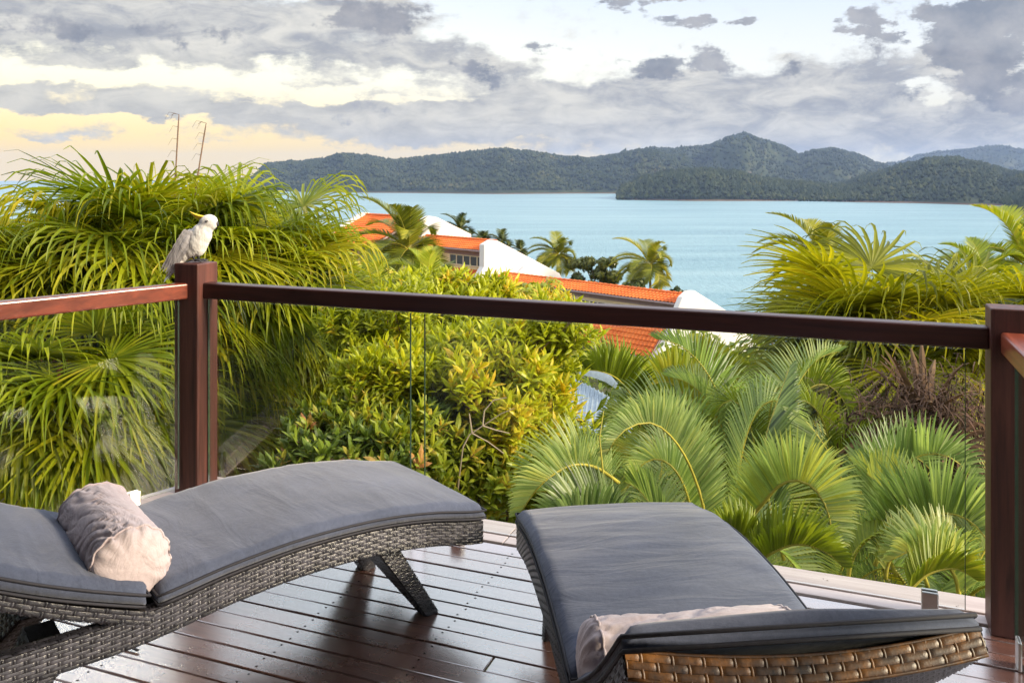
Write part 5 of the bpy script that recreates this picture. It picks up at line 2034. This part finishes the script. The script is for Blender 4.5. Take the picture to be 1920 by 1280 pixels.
for i in range(2600):
    v = Vector((ro.gauss(0, .30), ro.gauss(0, .22), ro.gauss(-.02, .15)))
    o = Vector((ro.gauss(0, 1), ro.gauss(0, 1), ro.gauss(-.2, .7))).normalized()
    ln = ro.uniform(.05, .16)
    fb.ribbon([v, v + o * ln * .6, v + o * ln + Vector((0, 0, -.03))], [.009, .007, .002], UP.cross(o).normalized())
f_ = fb.build('fibre', simple('brown_palm_fibre', (0.10, 0.055, 0.038), 0.95, var=.35), oh)
f_['kind'] = 'stuff'
for i in range(5):
    a = -2.6 + i * .5
    dm_, dp_ = fan_leaf_mesh(ro, radians(ro.uniform(-60, 10)), .5, .5, 26, 1.4, .03, .35)
    dm_.build('dead_frond', ML['dead'], oh, rz=a, loc=(0, .1, 0))

coconut('coconut_palm', P(765, 468, 42), -11, 2.9, 'large windblown palm in front of the upper orange roof', 31, 26, (.5, 0), None, .5, 1.0)
coconut('coconut_palm', P(800, 545, 30), -9, 1.7, 'short yellow palm below the windblown one', 32, 18, (0, 0), ML['cane_y'], .2, .7, hi=85, lo=-10)
coconut('coconut_palm', P(1046, 478, 74), -20, 2.5, 'palm standing by the foot of the white gable against the water', 33, 22, (.3, 0), None, .5, .9)
coconut('coconut_palm', P(1218, 497, 66), -18, 2.9, 'palm against the water, right of the round dark tree', 34, 22, (-.3, 0), None, .5, .95)
coconut('coconut_palm', P(862, 430, 92), -20, 2.3, 'dark palm right behind the far white gable', 35, 18, (0, 0), ML['dark'], .6, .9)
coconut('coconut_palm', P(905, 452, 95), -22, 1.9, 'second of the small dark palms behind the villas, from the left', 36, 16, (0, 0), ML['dark'], .6, .8)
coconut('coconut_palm', P(940, 452, 96), -22, 2.0, 'third of the small dark palms behind the villas, above the white gable slope', 37, 16, (0, 0), ML['dark'], .6, .8)
coconut('coconut_palm', P(975, 470, 96), -22, 1.5, 'smallest dark palm behind the villas, farthest right', 38, 14, (0, 0), ML['dark'], .6, .7)
coconut('coconut_palm', P(1540, 485, 20), -9, 1.25, 'olive palm with swept back fronds behind the golden fan palm', 39, 20, (0, 0), ML['coco'], .7, .45)
coconut('coconut_palm', P(1925, 500, 16), -8, 1.35, 'feathery palm crown cut by the right edge of the picture', 40, 22, (0, 0), ML['cane_y'], .3, .5)
coconut('coconut_palm', P(1845, 530, 15), -8, .9, 'small golden feather palm between the fan palms and the right edge', 41, 18, (0, 0), ML['cane_y'], .3, .35)
coconut('coconut_palm', P(570, 430, 80), -16, 1.6, 'small palm over the leftmost villa roof', 42, 14, (0, 0), None, .5, .8)
coconut('coconut_palm', P(700, 560, 26), -9, 1.5, 'low palm below the upper villa, left of the yellow shrub top', 43, 16, (0, 0), ML['cane_y'], .3, .6)


# ---- rounded trees made of leaf clumps
def leaf_tree(name, centre, radii, base_z, mat, label, seed, n=2600, leaf=.16, group='round leafy trees', clumps=26):
    rnd = random.Random(seed)
    c = Vector(centre)
    root = empty(name, (c.x, c.y, base_z), 0, label, 'tree', group)
    h = c.z - base_z
    cl = [Vector((rnd.gauss(0, .48) * radii[0], rnd.gauss(0, .45) * radii[1], rnd.uniform(-.75, .85) * radii[2])) for _ in range(clumps)]
    m = MB()
    for i in range(n):
        k_ = cl[rnd.randint(0, clumps - 1)]
        v = Vector((rnd.gauss(0, 1), rnd.gauss(0, 1), rnd.gauss(0, 1) + .2)).normalized()
        p_ = k_ + v * rnd.uniform(.14, .27) * (radii[0] + radii[2]) * .5
        a = v.cross(Vector((rnd.gauss(0, 1), rnd.gauss(0, 1), rnd.gauss(0, 1)))).normalized()
        b_ = v.cross(a).normalized()
        s = leaf * rnd.uniform(.6, 1.3)
        p_ = p_ + Vector((0, 0, h))
        t = (a + v * .3).normalized()
        m.add([p_ - t * s, p_ - b_ * s * .42, p_ + t * s, p_ + b_ * s * .42], [(0, 1, 2, 3)])
    m.build('crown', mat, root)
    tm = MB()
    tm.tube([Vector((0, 0, 0)), Vector((.1, 0, h * .6)), Vector((0, 0, h))], [.25, .18, .08], 7)
    for q in cl[:9]:
        tm.tube([Vector((.05, 0, h * .7)), q * .5 + Vector((0, 0, h * .9)), q + Vector((0, 0, h))], [.09, .06, .02], 5, caps=False)
    tm.build('trunk', ML['stem'], root, smooth=True)
    return root


leaf_tree('leafy_tree', P(1125, 522, 72), (2.2, 1.8, 1.7), -17, ML['dark'], 'round dark tree behind the nearest villa roof, between two palms', 51, 5200, .2)
leaf_tree('leafy_tree', P(1075, 545, 71), (1.6, 1.5, 1.1), -17, ML['dark'], 'low dark tree directly behind the left end of the long roof', 52, 2600, .2)
leaf_tree('leafy_tree', P(1190, 552, 64), (1.8, 1.5, 1.0), -17, ML['dark'], 'loose dark tree below the right hand coconut palm', 53, 2600, .2)
leaf_tree('leafy_tree', P(1265, 560, 62), (.9, .8, .8), -16, ML['dark'], 'small dark tree left of the white end wall', 54, 900, .2)
leaf_tree('leafy_tree', P(1340, 690, 38), (1.1, 1.0, .9), -13, ML['dark'], 'small dark tree in front of the white end wall', 55, 2000, .14)
bush = [(480, 760, 13, 2.2, 1.0), (680, 800, 12, 2.0, 1.1), (880, 760, 11.5, 2.0, 1.1), (1060, 985, 10.5, 1.2, 1.0), (1290, 1000, 11, 1.5, 1.2), (1480, 860, 12, 1.9, 1.3), (1650, 880, 10.5, 1.8, 1.3), (1830, 850, 11.5, 1.8, 1.4),
        (640, 560, 36, 3.6, 1.6), (760, 585, 32, 3.0, 1.4), (930, 590, 34, 3.0, 1.0), (1560, 700, 22, 2.6, 1.8), (1750, 690, 24, 3.2, 2.0), (1460, 760, 18, 1.4, 1.2), (60, 800, 12, 2.6, 1.5), (250, 880, 9.5, 1.6, .8),
        (1900, 720, 20, 2.5, 2.0), (560, 930, 8.0, 1.0, .5), (1230, 760, 20, 2.0, 1.2)]
where = ['behind the low fan palm', 'behind the reddish tipped shrub', 'behind the central yellow shrub', 'left of the arching palm', 'deep behind the arching palm', 'deep behind the ribbed arching frond',
         'deep behind the pale green palm', 'behind the glass by the right post', 'below the leftmost villa', 'below the windblown palm', 'below the middle villa', 'below the golden fan palm',
         'behind the dead brown fronds', 'beside the sloping garden wall', 'behind the left glass panel', 'at the foot of the large fan palm', 'past the right post', 'at the wire fence', 'below the skirt roof of the nearest villa']
for i, ((px, py, d, rx, rz_), wh) in enumerate(zip(bush, where)):
    leaf_tree('bush', P(px, py, d), (rx, rx * .8, rz_), ground_z((px - 960) * d / FPX, d) - .2, ML['shrub_m'] if i % 3 else ML['shrub_d'], 'dense green bush ' + wh, 60 + i,
              2600, .075 + .0035 * d, 'bushes filling the slope', 30)

# low cover over the slope
gc = MB()
rg = random.Random(77)
for i in range(26000):
    y = 4.0 + 75 * rg.random() ** 1.6
    x = rg.uniform(-.75, .72) * y * 1.05
    z = ground_z(x, y)
    s = rg.uniform(.05, .12) * (1 + y * .045)
    a = rg.uniform(0, 6.28)
    d = Vector((cos(a), sin(a), rg.uniform(.3, 1.5))).normalized()
    sd_ = Vector((-sin(a), cos(a), 0))
    p_ = Vector((x, y, z + rg.uniform(-.05, .25)))
    gc.add([p_, p_ + d * s + sd_ * s * .35, p_ + d * s * 2, p_ + d * s - sd_ * s * .35], [(0, 1, 2, 3)])
tag(gc.build('ground_cover', ML['shrub_d']), 'low green plants covering the slope under the palms', 'ground cover', kind='stuff')
